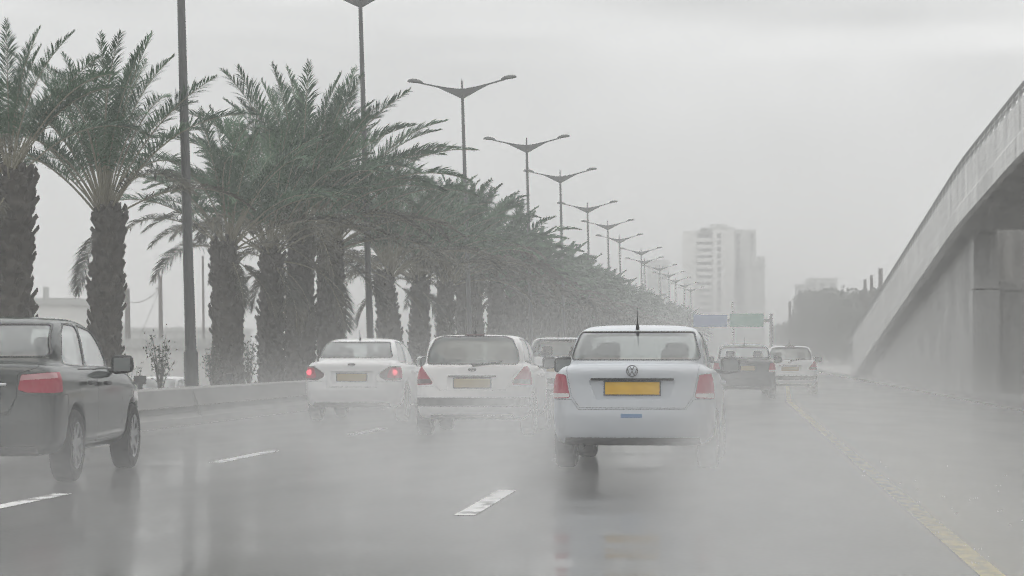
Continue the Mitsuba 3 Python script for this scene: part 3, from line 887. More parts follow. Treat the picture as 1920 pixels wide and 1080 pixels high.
def surface_net(F, org, h, level):
    g = F - level
    s = g < 0
    nx, ny, nz = g.shape
    acc = np.zeros((nx - 1, ny - 1, nz - 1, 3), np.float32)
    cnt = np.zeros((nx - 1, ny - 1, nz - 1), np.float32)
    I = np.stack(np.meshgrid(np.arange(nx - 1), np.arange(ny - 1), np.arange(nz - 1), indexing='ij'), -1).astype(np.float32)
    cor = [(i, j, k) for i in (0, 1) for j in (0, 1) for k in (0, 1)]
    C = {c: g[c[0]:nx - 1 + c[0], c[1]:ny - 1 + c[1], c[2]:nz - 1 + c[2]] for c in cor}
    for c in cor:
        for ax in range(3):
            if c[ax] == 0:
                e = tuple(1 if i == ax else c[i] for i in range(3))
                m = (C[c] < 0) != (C[e] < 0)
                den = C[c] - C[e]
                t = np.where(m, C[c] / np.where(den == 0, 1, den), 0)
                for i in range(3):
                    acc[..., i] += np.where(m, c[i] + (t if i == ax else 0), 0)
                cnt += m
    act = cnt > 0
    idx = np.full(act.shape, -1, np.int64)
    idx[act] = np.arange(act.sum())
    V = (I[act] + acc[act] / cnt[act][:, None]) * h + org
    quads = []
    for ax in range(3):
        u, w = (ax + 1) % 3, (ax + 2) % 3
        lo = [slice(1, n - 1) for n in g.shape]; lo[ax] = slice(0, g.shape[ax] - 1)
        hi = list(lo); hi[ax] = slice(1, g.shape[ax])
        m = s[tuple(lo)] != s[tuple(hi)]
        ins = s[tuple(lo)][m]
        base = np.argwhere(m)
        base[:, u] += 1; base[:, w] += 1

        def cell(du, dw):
            q = base.copy(); q[:, u] += du; q[:, w] += dw
            return idx[q[:, 0], q[:, 1], q[:, 2]]
        a, b, c, d = cell(-1, -1), cell(0, -1), cell(0, 0), cell(-1, 0)
        quads.append(np.where(ins[:, None], np.stack([a, b, c, d], 1), np.stack([a, d, c, b], 1)))
    q = np.vstack(quads)
    return V, np.vstack([q[:, [0, 1, 2]], q[:, [0, 2, 3]]])


def solid(F, org, h, level):
    v, f = surface_net(F, org, h, level)
    m = m3.Manifold(m3.Mesh(v.astype(np.float32), f.astype(np.uint32)))
    if m.status() != m3.Error.NoError:
        t = trimesh.Trimesh(v, f, process=False)
        raise RuntimeError(f'not a manifold: {m.status()} {t.is_watertight}')
    return m


def mirror_x(poly):
    return [(-x, z) for x, z in poly][::-1]


def half_to_full(half):
    """An outline given by its right half from the bottom centre up, closed by its mirror image."""
    r = [(x, z) for x, z in half]
    return r + [(-x, z) for x, z in r[::-1] if x > 1e-6]


def tail_glow(power):
    return {'type': 'area', 'radiance': rgb(power)}


class Car:
    def __init__(s, S, x, y, key, res=0.025, fine=True, yaw=0.0, z=0.0):
        s.S, s.key, s.fine = S, key, fine
        s.M = T().translate([x, y, z]).rotate([0, 0, 1], yaw)
        s.build(res)

    def put(s, name, m, material, smooth=32, label=None, parent=None, **more):
        m = as_tm(m)
        if len(m.faces) == 0: return None
        m = trimesh.Trimesh(np.array(m.vertices), np.array(m.faces), process=False)
        m.apply_transform(np.array(s.M.matrix))
        return put(parent or s.key, name, m, material, smooth=smooth, label=label, **more)

    def surf_y(s, x, z):
        """Where the rear face lies, at x and z."""
        i, k = int(round((x - s.org[0]) / s.h)), int(round((z - s.org[2]) / s.h))
        col = s.F[i, :, k]
        j = int(np.argmax(col < 0))
        t = col[j - 1] / (col[j - 1] - col[j])
        return s.org[1] + s.h * (j - 1 + t)

    def build(s, h):
        S = s.S
        W, L = S['W'], S['L']
        s.h, s.org = h, np.array([-W / 2 - 0.13, -0.2, 0.02])
        X = np.arange(s.org[0], W / 2 + 0.14, h); Yv = np.arange(-0.2, L + 0.2, h); Z = np.arange(0.02, S['H'] + 0.15, h)
        yz, xz, xy = np.meshgrid(Yv, Z, indexing='ij'), np.meshgrid(X, Z, indexing='ij'), np.meshgrid(X, Yv, indexing='ij')
        sp = smooth_poly
        ls, lr, lp = poly_sdf(sp(S['low_side']), *yz)[None], poly_sdf(sp(half_to_full(S['low_rear'])), *xz)[:, None], poly_sdf(sp(half_to_full(S['low_plan'])), *xy)[:, :, None]
        cs, cr, cp = poly_sdf(sp(S['cab_side']), *yz)[None], poly_sdf(sp(half_to_full(S['cab_rear'])), *xz)[:, None], poly_sdf(sp(half_to_full(S['cab_plan'])), *xy)[:, :, None]
        k1, k2 = S.get('k_low', 0.16), S.get('k_cab', 0.14)
        F = -smax(-smax(smax(ls, lr, k1), lp, k1), -smax(smax(cs, cr, k2), cp, k2), S.get('k_join', 0.035))
        R = S['wheel_r']
        for yw in (S['wy'], S['wy'] + S['wb']):
            c = np.hypot(yz[0] - yw, yz[1] - R)[None] - (R + 0.055)
            c = np.maximum(c, (W / 2 - 0.30) - np.abs(X)[:, None, None])
            F = smax(F, -c, 0.02)
        s.F = F.astype(np.float32)
        O, I1, I2, I3 = (solid(s.F, s.org, h, l) for l in (0.0, -0.022, -0.024, -0.05))
        shell, trim = O - I1, I2 - I3
        # openings
        wins = [('rear_window', prism_y(S['rear_win'], -0.3, S['rear_win_y']), prism_y(grow(S['rear_win'], 0.010), -0.3, S['rear_win_y'] + 0.01))]
        wins.append(('windscreen', prism_y(S['screen'], S['screen_y'], L), prism_y(grow(S['screen'], 0.012), S['screen_y'], L)))
        sides = []
        for sg in (-1, 1):
            for q in S['side_wins']:
                a, b = (-1.2, -0.2) if sg < 0 else (0.2, 1.2)
                sides.append(('side_window', prism_x(q, a, b), prism_x(grow(q, 0.012), a, b)))
        wins += sides
        glass_hold = solid(s.F, s.org, h, -0.006) - solid(s.F, s.org, h, -0.011)
        cut, seals = [], []
        for name, P, Pg in wins:
            s.put(name, glass_hold ^ P, S.get('rear_glass', 'window_glass') if name == 'rear_window' else 'window_glass', smooth=40)
            cut.append(P)
            seals.append(shell ^ (Pg - P))
        cutall = m3.Manifold.batch_boolean(cut, m3.OpType.Add)
        growall = m3.Manifold.batch_boolean([w[2] for w in wins], m3.OpType.Add)
        for (name, _, _), q in zip(wins, seals):
            s.put('window_seal', q, 'grey_plastic' if s.fine else S['paint'])
        shell = shell - growall
        trim = trim - cutall
        # lamps
        lens_hold = solid(s.F, s.org, h, 0.007) - solid(s.F, s.org, h, -0.04)
        for side in (1, -1):
            hold = s.key
            polys = S['lamp'] if side > 0 else [(n, m_, mirror_x(p), d) for n, m_, p, d in S['lamp']]
            first, pieces = None, []
            for n, m_, p, d in polys:
                pieces.append((n, m_, prism_y(p, -0.3, d)))
                shell = shell - prism_y(grow(p, 0.003), -0.3, d)
            for q, (n, m_, P) in enumerate(pieces):
                if q == 0:
                    for _, _, P2 in pieces[1:]: P = P - P2
                    first = s.put(n, lens_hold ^ P, m_, smooth=40)
                else:
                    s.put(n, lens_hold ^ P, m_, smooth=40, parent=first)
            if S.get('bulb'):
                bx, bz, br, pw = S['bulb']
                yy = s.surf_y(side * bx, bz)
                m = trimesh.creation.icosphere(subdivisions=2, radius=br)
                m.vertices = np.array(m.vertices) * [1, 0.25, 0.8] + [side * bx, yy - 0.006, bz]
                s.put('brake_bulb', m, 'red_lens', smooth=True, parent=first, emitter=tail_glow(pw))
        # head lamps, seen from other places
        for side in (-1, 1):
            p = [(side * a, b) for a, b in [(0.42, 0.62), (0.80, 0.66), (0.86, 0.78), (0.55, 0.75)]]
            p = p if side > 0 else p[::-1]
            P = prism_y(p, L - 0.8, L + 0.2)
            s.put('headlight', lens_hold ^ P, 'clear_lens', smooth=40)
            shell = shell - P
        # recess for the number plate
        if S.get('recess'):
            p, dep = S['recess'], S.get('recess_d', 0.03)
            ym = s.surf_y(0, np.mean([q[1] for q in p]))
            shell = shell - prism_y(p, -0.3, ym + 0.2)
            trim = trim - prism_y(grow(p, 0.02), -0.3, ym + 0.2)
            back = prism_y(grow(p, 0.012), ym + dep, ym + dep + 0.012)
            rim = prism_y(grow(p, 0.012), ym + 0.012, ym + dep + 0.004) - prism_y(p, ym - 0.1, ym + dep + 0.1)
            s.put('plate_recess', back + rim, S.get('recess_paint', S['paint']), smooth=20)
        else:
            ym, dep = s.surf_y(0, S['plate'][1]), 0.0
        s.put('interior_lining', trim, 'interior_fabric')
        px, pz, pw, ph = S['plate']
        yb = ym + (dep if S.get('recess') else 0.0)
        pl = s.put('number_plate', rbox(px - pw / 2, px + pw / 2, yb - 0.016, yb - 0.002, pz - ph / 2, pz + ph / 2, 0.006, 6), S.get('plate_mat', 'yellow_plate'))
        if s.fine:
            fr = prism_y([(px - pw / 2 - .012, pz - ph / 2 - .012), (px + pw / 2 + .012, pz - ph / 2 - .012), (px + pw / 2 + .012, pz + ph / 2 + .012), (px - pw / 2 - .012, pz + ph / 2 + .012)], yb - 0.014, yb + 0.002)
            s.put('frame', fr - prism_y([(px - pw / 2, pz - ph / 2), (px + pw / 2, pz - ph / 2), (px + pw / 2, pz + ph / 2), (px - pw / 2, pz + ph / 2)], yb - 0.1, yb + 0.1), 'grey_plastic', smooth=20, parent=pl)
        if S.get('plate_bar'):
            x0, x1, z0, z1, bm = S['plate_bar']
            yy = s.surf_y(0, (z0 + z1) / 2)
            s.put('boot_handle', rbox(x0, x1, yy - 0.012, yy + 0.03, z0, z1, 0.006, 6), bm)
        # black or pale bands of the bumper
        for n, p, m_, d in S.get('bands', []):
            P = prism_y(p, -0.3, d)
            s.put(n, (solid(s.F, s.org, h, 0.004) - I1) ^ P, m_, smooth=40)
            shell = shell - P
        # hatch or boot lid, doors, bumper: panels with real gaps
        gap = S.get('gap', 0.002)
        if s.fine:
            P = prism_y(S['lid'], -0.3, S['lid_y'])
            s.put('boot_lid', shell ^ prism_y(grow(S['lid'], -gap), -0.3, S['lid_y'] - gap), S['paint'])
            shell = shell - P
            for sg in (-1, 1):
                a, b = (-1.2, -0.3) if sg < 0 else (0.3, 1.2)
                for q in S['doors']:
                    dr_ = s.put('door', shell ^ prism_x(grow(q, -gap), a, b), S['paint'])
                    hy, hz = S['door_handles'][S['doors'].index(q)]
                    xx = W / 2 * sg * 0.985
                    s.put('handle', rbox(min(xx - 0.012, xx + 0.03 * sg), max(xx + 0.012, xx + 0.03 * sg), hy - 0.10, hy + 0.10, hz - 0.02, hz + 0.02, 0.01, 6), S.get('handle_mat', S['paint']), parent=dr_)
                    shell = shell - prism_x(q, a, b)
            bp = S['bumper']
            s.put('rear_bumper', shell ^ prism_y(grow(bp, -gap), -0.3, 0.62), S['paint'])
            shell = shell - prism_y(bp, -0.3, 0.62 + gap)
        s.put('body', shell, S['paint'])
        # wheels
        R, tw_ = S['wheel_r'], 0.195
        prof = np.array([(R * 0.66, -tw_ / 2), (R * 0.86, -tw_ / 2 - 0.006), (R * 0.96, -tw_ / 2 + 0.008), (R, -tw_ / 2 + 0.03), (R, tw_ / 2 - 0.03), (R * 0.96, tw_ / 2 - 0.008), (R * 0.86, tw_ / 2 + 0.006), (R * 0.66, tw_ / 2), (R * 0.66, -tw_ / 2)])
        tyre = trimesh.creation.revolve(prof, sections=36)
        ro = R * 0.675
        rimp = np.array([(ro - 0.025, -tw_ / 2 + 0.01), (ro, -tw_ / 2), (ro, tw_ / 2), (ro - 0.025, tw_ / 2 - 0.01), (ro - 0.025, -tw_ / 2 + 0.01)])
        rim = [trimesh.creation.revolve(rimp, sections=36)]
        hub = trimesh.creation.cylinder(0.075, 0.05, sections=18); hub.apply_translation((0, 0, tw_ / 2 - 0.04)); rim.append(hub)
        disc = trimesh.creation.cylinder(ro - 0.03, 0.02, sections=28); disc.apply_translation((0, 0, -0.02))
        for i in range(S.get('spokes', 5)):
            a = 2 * math.pi * i / S.get('spokes', 5)
            sp_ = as_tm(m3.Manifold.hull_points([(0.05, b, z) for b in (-0.035, 0.035) for z in (tw_ / 2 - 0.055, tw_ / 2 - 0.02)] + [(ro - 0.012, b, z) for b in (-0.03, 0.03) for z in (tw_ / 2 - 0.035, tw_ / 2 - 0.008)]))
            sp_.apply_transform(trimesh.transformations.rotation_matrix(a, (0, 0, 1)))
            rim.append(sp_)
        rim = cat(rim)
        for sg in (-1, 1):
            for yw in (S['wy'], S['wy'] + S['wb']):
                wk_ = number(f'{s.key}__wheel')
                A = np.array(T().translate([sg * (W / 2 - tw_ / 2 - 0.035), yw, R]).rotate([0, 1, 0], 90.0 * sg).matrix)
                for n, m, mm in (('tyre', tyre, 'tyre_rubber'), ('rim', rim, 'alloy'), ('brake_disc', disc, 'dark_steel')):
                    q = m.copy(); q.apply_transform(A)
                    s.put(n, q, mm, smooth=35, parent=wk_)
        # mirrors
        my, mz, mx = S['mirror']
        for sg in (-1, 1):
            sph = m3.Manifold.sphere(1, 20)
            hs = m3.Manifold.batch_hull([sph.scale((0.05, 0.05, 0.055)).translate((sg * (mx + a), my + c, mz + b)) for a, b, c in ((0.05, -0.03, 0), (0.05, 0.05, 0.0), (0.17, -0.015, 0.01), (0.165, 0.045, 0.01), (0.10, 0.0, 0.07))])
            hs = hs - as_tm_box(sg * (mx - 0.1), sg * (mx + 0.4), my - 0.3, my - 0.035, mz - 0.2, mz + 0.2)
            k = s.put('door_mirror', hs, S.get('mirror_mat', S['paint']), smooth=45)
            ma, mbb = sorted((sg * (mx + 0.03), sg * (mx + 0.19)))
            s.put('mirror_glass', rbox(ma, mbb, my - 0.039, my - 0.0345, mz - 0.055, mz + 0.075, 0.002, 4), 'smoke_glass', parent=k)
            ax0, ax1 = sorted((sg * (mx - 0.12), sg * (mx + 0.06)))
            s.put('mirror_arm', rbox(ax0, ax1, my - 0.02, my + 0.05, mz - 0.075, mz - 0.03, 0.012, 6), 'black_plastic', parent=k)
        # seats with head restraints, seen through the glass
        for xx, yy, w, zb, zt in S['seats']:
            bk = rbox(xx - w / 2, xx + w / 2, yy, yy + 0.14, 0.42, zb, 0.05)
            k = s.put('seat', bk, 'interior_fabric', smooth=40)
            for hx in ((0,) if w < 0.7 else (-0.36, 0.36)):
                hr = rbox(xx + hx - 0.125, xx + hx + 0.125, yy + 0.0, yy + 0.10, zb + 0.03, zt, 0.04)
                s.put('headrest', hr, 'interior_fabric', smooth=40, parent=k)
                s.put('post', box(xx + hx - 0.05, xx + hx - 0.04, yy + 0.05, yy + 0.06, zb - 0.02, zb + 0.06), 'chrome', smooth=False, parent=k)
        if 'shelf' in S:
            y0, y1, z0 = S['shelf']
            s.put('parcel_shelf', box(-0.58, 0.58, y0, y1, z0 - 0.03, z0), 'interior_fabric', smooth=False)
        s.put('dashboard', rbox(-0.60, 0.60, S['dash'][0], S['dash'][0] + 0.25, 0.6, S['dash'][1], 0.05), 'interior_fabric', smooth=40)
        # aerial
        if 'aerial' in S:
            yy, zz, ln = S['aerial']
            s.put('aerial', cat([tube([(0, yy, zz - 0.02), (0, yy - 0.02, zz + 0.03)], [0.02, 0.013], 8), tube([(0, yy - 0.02, zz + 0.02), (0, yy - ln * 0.45, zz + ln)], [0.007, 0.003], 6)]), 'black_plastic', smooth=40)
        if 'brake_bar' in S:
            x0, z0, z1 = S['brake_bar']
            yy = s.surf_y(0, (z0 + z1) / 2)
            s.put('high_brake_light', rbox(-x0, x0, yy - 0.006, yy + 0.03, z0, z1, 0.006, 6), 'smoke_lens')
        if 'wiper' in S:
            x0, z0, x1, z1 = S['wiper']
            y0, y1 = s.surf_y(x0, z0) - 0.02, s.surf_y(x1, z1) - 0.012
            s.put('rear_wiper', tube([(x0, y0, z0), ((x0 + x1) / 2, (y0 + y1) / 2 - 0.01, (z0 + z1) / 2), (x1, y1, z1)], [0.018, 0.012, 0.006], 6), 'black_plastic', smooth=40)
        if S.get('exhaust'):
            s.put('exhaust_pipe', tube([(S['exhaust'], 0.06, 0.24), (S['exhaust'], 0.5, 0.26)], 0.03, 10), 'dark_steel', smooth=50)
        if 'emblem' in S:
            ez, er = S['emblem']
            yy = s.surf_y(0.0, ez)
            ring = m3.CrossSection.circle(er, 40) - m3.CrossSection.circle(er * 0.86, 40)
            ms = [ring]
            if S.get('letters'):
                def bar(a, b, w=0.12):
                    a, b = np.array(a) * er, np.array(b) * er
                    n = np.array([-(b - a)[1], (b - a)[0]]) / np.linalg.norm(b - a) * er * w / 2
                    return m3.CrossSection([[tuple(a - n), tuple(b - n), tuple(b + n), tuple(a + n)]], m3.FillRule.NonZero)
                ms += [bar((-0.36, 0.84), (0, 0.10)), bar((0, 0.10), (0.36, 0.84)), bar((-0.80, 0.42), (-0.36, -0.78)), bar((-0.36, -0.78), (0, 0.0)), bar((0, 0.0), (0.36, -0.78)), bar((0.36, -0.78), (0.80, 0.42))]
            else:
                ms = [m3.CrossSection.circle(er, 30).scale((1.5, 0.62)) - m3.CrossSection.circle(er * 0.7, 30).scale((1.5, 0.62)), m3.CrossSection.square((er * 2.6, er * 0.34), True)]
            cs_ = ms[0]
            for q in ms[1:]: cs_ = cs_ + q
            em = m3.Manifold.extrude(cs_, 0.010).rotate((90, 0, 0)).rotate((S.get('emblem_tilt', -12), 0, 0)).translate((0, yy + 0.002, ez))
            s.put('emblem', em, 'emblem_grey', smooth=25)
        for n, x0, x1, z0, z1, m_ in S.get('stickers', []):
            yy = s.surf_y((x0 + x1) / 2, (z0 + z1) / 2)
            s.put(n, rbox(x0, x1, yy - 0.004, yy + 0.02, z0, z1, 0.003, 4), m_)


def as_tm_box(x0, x1, y0, y1, z0, z1):
    x0, x1 = sorted((x0, x1))
    return m3.Manifold.cube((x1 - x0, y1 - y0, z1 - z0)).translate((x0, y0, z0))


mat('smoke_glass', base_color=(0.16, 0.175, 0.175), roughness=0.08, clearcoat=1.0)

# ---- saloon with upright square tail lamps (the large white one)
SALOON = dict(
    W=1.70, L=4.38, H=1.50, wheel_r=0.31, wy=0.93, wb=2.55, paint='cool_white_paint', spokes=5,
    low_side=[(0.16, 0.20), (0.05, 0.30), (0.015, 0.42), (0.0, 0.56), (0.035, 0.63), (0.055, 0.72), (0.075, 0.86), (0.055, 1.0), (0.10, 1.045), (0.42, 1.085), (0.9, 1.06), (3.0, 1.02), (3.45, 0.98), (4.0, 0.86), (4.28, 0.72), (4.38, 0.52), (4.35, 0.28), (4.25, 0.2)],
    low_rear=[(0.0, 0.2), (0.66, 0.2), (0.80, 0.30), (0.85, 0.44), (0.852, 0.62), (0.845, 0.78), (0.825, 0.90), (0.78, 1.0), (0.69, 1.07), (0.50, 1.10), (0.0, 1.115)],
    low_plan=[(0.0, 0.0), (0.42, 0.012), (0.66, 0.05), (0.775, 0.13), (0.825, 0.30), (0.845, 0.8), (0.852, 2.0), (0.848, 3.3), (0.80, 3.95), (0.66, 4.26), (0.35, 4.37), (0.0, 4.38)],
    cab_side=[(0.55, 0.86), (0.43, 1.08), (0.70, 1.26), (1.02, 1.42), (1.35, 1.482), (1.85, 1.492), (2.3, 1.45), (2.65, 1.34), (3.30, 1.0), (3.3, 0.86)],
    cab_rear=[(0.0, 0.86), (0.74, 0.86), (0.735, 1.0), (0.70, 1.12), (0.655, 1.28), (0.605, 1.39), (0.53, 1.455), (0.36, 1.485), (0.0, 1.497)],
    cab_plan=[(0.0, 0.40), (0.52, 0.41), (0.65, 0.50), (0.71, 0.9), (0.74, 1.6), (0.74, 2.4), (0.71, 3.0), (0.58, 3.28), (0.0, 3.36)],
    rear_win=rounded([(-0.655, 1.098), (0.655, 1.098), (0.575, 1.378), (-0.575, 1.378)], 0.035), rear_win_y=1.28,
    screen=rounded([(-0.68, 1.03), (0.68, 1.03), (0.56, 1.40), (-0.56, 1.40)], 0.06), screen_y=2.45,
    side_wins=[rounded([(0.98, 1.03), (1.82, 1.01), (1.82, 1.37), (1.40, 1.385), (1.16, 1.30)], 0.05), rounded([(1.90, 1.01), (2.98, 1.0), (2.45, 1.33), (1.90, 1.375)], 0.05)],
    doors=[[(1.22, 0.98), (1.10, 0.80), (1.26, 0.62), (1.40, 0.34), (1.86, 0.32), (1.86, 0.98)], [(1.86, 0.32), (2.95, 0.32), (3.02, 0.6), (3.02, 0.98), (1.86, 0.98)]],
    door_handles=[(1.42, 0.86), (2.10, 0.85)],
    lamp=[('tail_light', 'red_lens', rounded([(0.615, 0.72), (0.88, 0.71), (0.88, 0.93), (0.80, 0.965), (0.66, 0.945)], 0.02), 0.34), ('reversing_lens', 'clear_lens', rounded([(0.622, 0.728), (0.85, 0.718), (0.86, 0.765), (0.628, 0.765)], 0.01), 0.3)],
    recess=[(-0.36, 0.70), (0.36, 0.70), (0.43, 0.895), (-0.43, 0.895)], recess_d=0.035,
    plate=(0.0, 0.815, 0.54, 0.125), plate_mat='yellow_plate', plate_bar=(-0.41, 0.41, 0.892, 0.915, 'black_plastic'),
    lid=[(-0.60, 0.735), (-0.52, 0.62), (0.52, 0.62), (0.60, 0.735), (0.645, 0.945), (0.66, 1.08), (-0.66, 1.08), (-0.645, 0.945)], lid_y=0.40,
    bumper=[(-0.95, 0.1), (0.95, 0.1), (0.95, 0.705), (0.60, 0.705), (0.53, 0.61), (-0.53, 0.61), (-0.60, 0.705), (-0.95, 0.705)],
    bands=[('lower_valance', [(-0.70, 0.12), (0.70, 0.12), (0.66, 0.33), (-0.66, 0.33)], 'grey_plastic', 0.3)],
    mirror=(2.62, 1.02, 0.80), mirror_mat='black_plastic',
    seats=[(-0.36, 1.75, 0.48, 1.05, 1.27), (0.36, 1.75, 0.48, 1.05, 1.27), (0.0, 0.98, 1.18, 1.0, 1.20)], shelf=(0.5, 1.0, 1.03), dash=(2.75, 0.98),
    aerial=(0.98, 1.425, 0.20), exhaust=-0.5, emblem=(0.985, 0.058), letters=True, emblem_tilt=-4,
    gap=0.004,
    stickers=[('bumper_sticker', -0.11, 0.10, 0.525, 0.565, 'blue_sticker')])

# ---- saloon with wide horizontal lamps that wrap round the wing (dark one at the left edge)
DARK = {**SALOON, **dict(
    W=1.75, L=4.43, H=1.47, wb=2.65, wy=0.95, wheel_r=0.325, paint='dark_green_paint', spokes=7,
    low_rear=[(0.0, 0.2), (0.68, 0.2), (0.83, 0.30), (0.875, 0.46), (0.877, 0.64), (0.87, 0.80), (0.85, 0.92), (0.79, 1.01), (0.69, 1.06), (0.50, 1.085), (0.0, 1.10)],
    low_plan=[(0.0, 0.0), (0.42, 0.012), (0.68, 0.06), (0.80, 0.16), (0.855, 0.36), (0.872, 0.8), (0.877, 2.0), (0.87, 3.4), (0.82, 4.0), (0.68, 4.3), (0.35, 4.42), (0.0, 4.43)],
    lamp=[('tail_light', 'red_lens', rounded([(0.50, 0.815), (0.58, 0.79), (0.80, 0.785), (0.95, 0.825), (0.95, 0.945), (0.86, 0.968), (0.53, 0.94)], 0.015), 0.40), ('reversing_lens', 'pink_lens', rounded([(0.515, 0.893), (0.80, 0.912), (0.865, 0.925), (0.86, 0.966), (0.535, 0.938)], 0.004), 0.3)],
    recess=[(-0.34, 0.66), (0.34, 0.66), (0.38, 0.84), (-0.38, 0.84)], plate=(0.0, 0.755, 0.52, 0.12), plate_mat='dirty_plate', plate_bar=(-0.40, 0.40, 0.845, 0.872, 'chrome'),
    lid=[(-0.49, 0.75), (-0.42, 0.62), (0.42, 0.62), (0.49, 0.75), (0.50, 0.945), (0.66, 1.0), (0.66, 1.08), (-0.66, 1.08), (-0.66, 1.0), (-0.50, 0.945)],
    bumper=[(-0.95, 0.1), (0.95, 0.1), (0.95, 0.77), (0.49, 0.77), (0.43, 0.61), (-0.43, 0.61), (-0.49, 0.77), (-0.95, 0.77)],
    mirror=(2.62, 1.01, 0.80), aerial=(1.0, 1.425, 0.16), emblem=(0.97, 0.045), letters=False, stickers=[], handle_mat='black_plastic')}

# ---- white saloon with swept oval lamps, brakes on
SWEPT = {**SALOON, **dict(
    W=1.79, L=4.60, H=1.48, wb=2.68, wy=1.0, wheel_r=0.33, paint='white_paint',
    low_rear=[(0.0, 0.2), (0.70, 0.2), (0.85, 0.30), (0.89, 0.46), (0.895, 0.66), (0.88, 0.82), (0.85, 0.94), (0.78, 1.03), (0.66, 1.08), (0.45, 1.10), (0.0, 1.11)],
    low_plan=[(0.0, 0.0), (0.40, 0.015), (0.68, 0.07), (0.81, 0.18), (0.87, 0.4), (0.89, 0.9), (0.895, 2.1), (0.89, 3.5), (0.83, 4.15), (0.68, 4.47), (0.35, 4.59), (0.0, 4.60)],
    cab_rear=[(0.0, 0.86), (0.76, 0.86), (0.75, 1.0), (0.71, 1.12), (0.645, 1.28), (0.585, 1.39), (0.51, 1.448), (0.36, 1.478), (0.0, 1.488)],
    rear_win=rounded([(-0.645, 1.105), (0.645, 1.105), (0.54, 1.378), (-0.54, 1.378)], 0.035),
    lamp=[('tail_light', 'smoke_lens', rounded([(0.44, 0.80), (0.60, 0.715), (0.92, 0.735), (0.92, 0.955), (0.66, 0.955)], 0.05), 0.40), ('red_lens', 'red_lens', rounded([(0.60, 0.745), (0.90, 0.755), (0.90, 0.94), (0.67, 0.935)], 0.05), 0.42)],
    bulb=(0.735, 0.85, 0.065, (0.55, 0.06, 0.085)),
    recess=[(-0.36, 0.66), (0.36, 0.66), (0.38, 0.87), (-0.38, 0.87)], plate=(0.0, 0.765, 0.52, 0.12), plate_mat='dirty_plate', plate_bar=(-0.37, 0.37, 0.872, 0.892, 'chrome'),
    lid=[(-0.43, 0.80), (-0.43, 0.60), (0.43, 0.60), (0.43, 0.80), (0.655, 0.965), (0.655, 1.09), (-0.655, 1.09), (-0.655, 0.965)],
    bumper=[(-0.95, 0.1), (0.95, 0.1), (0.95, 0.70), (0.44, 0.70), (0.44, 0.59), (-0.44, 0.59), (-0.44, 0.70), (-0.95, 0.70)],
    emblem=(0.985, 0.045), letters=False, stickers=[], mirror_mat='white_paint', exhaust=0.55, aerial=(1.05, 1.435, 0.16))}

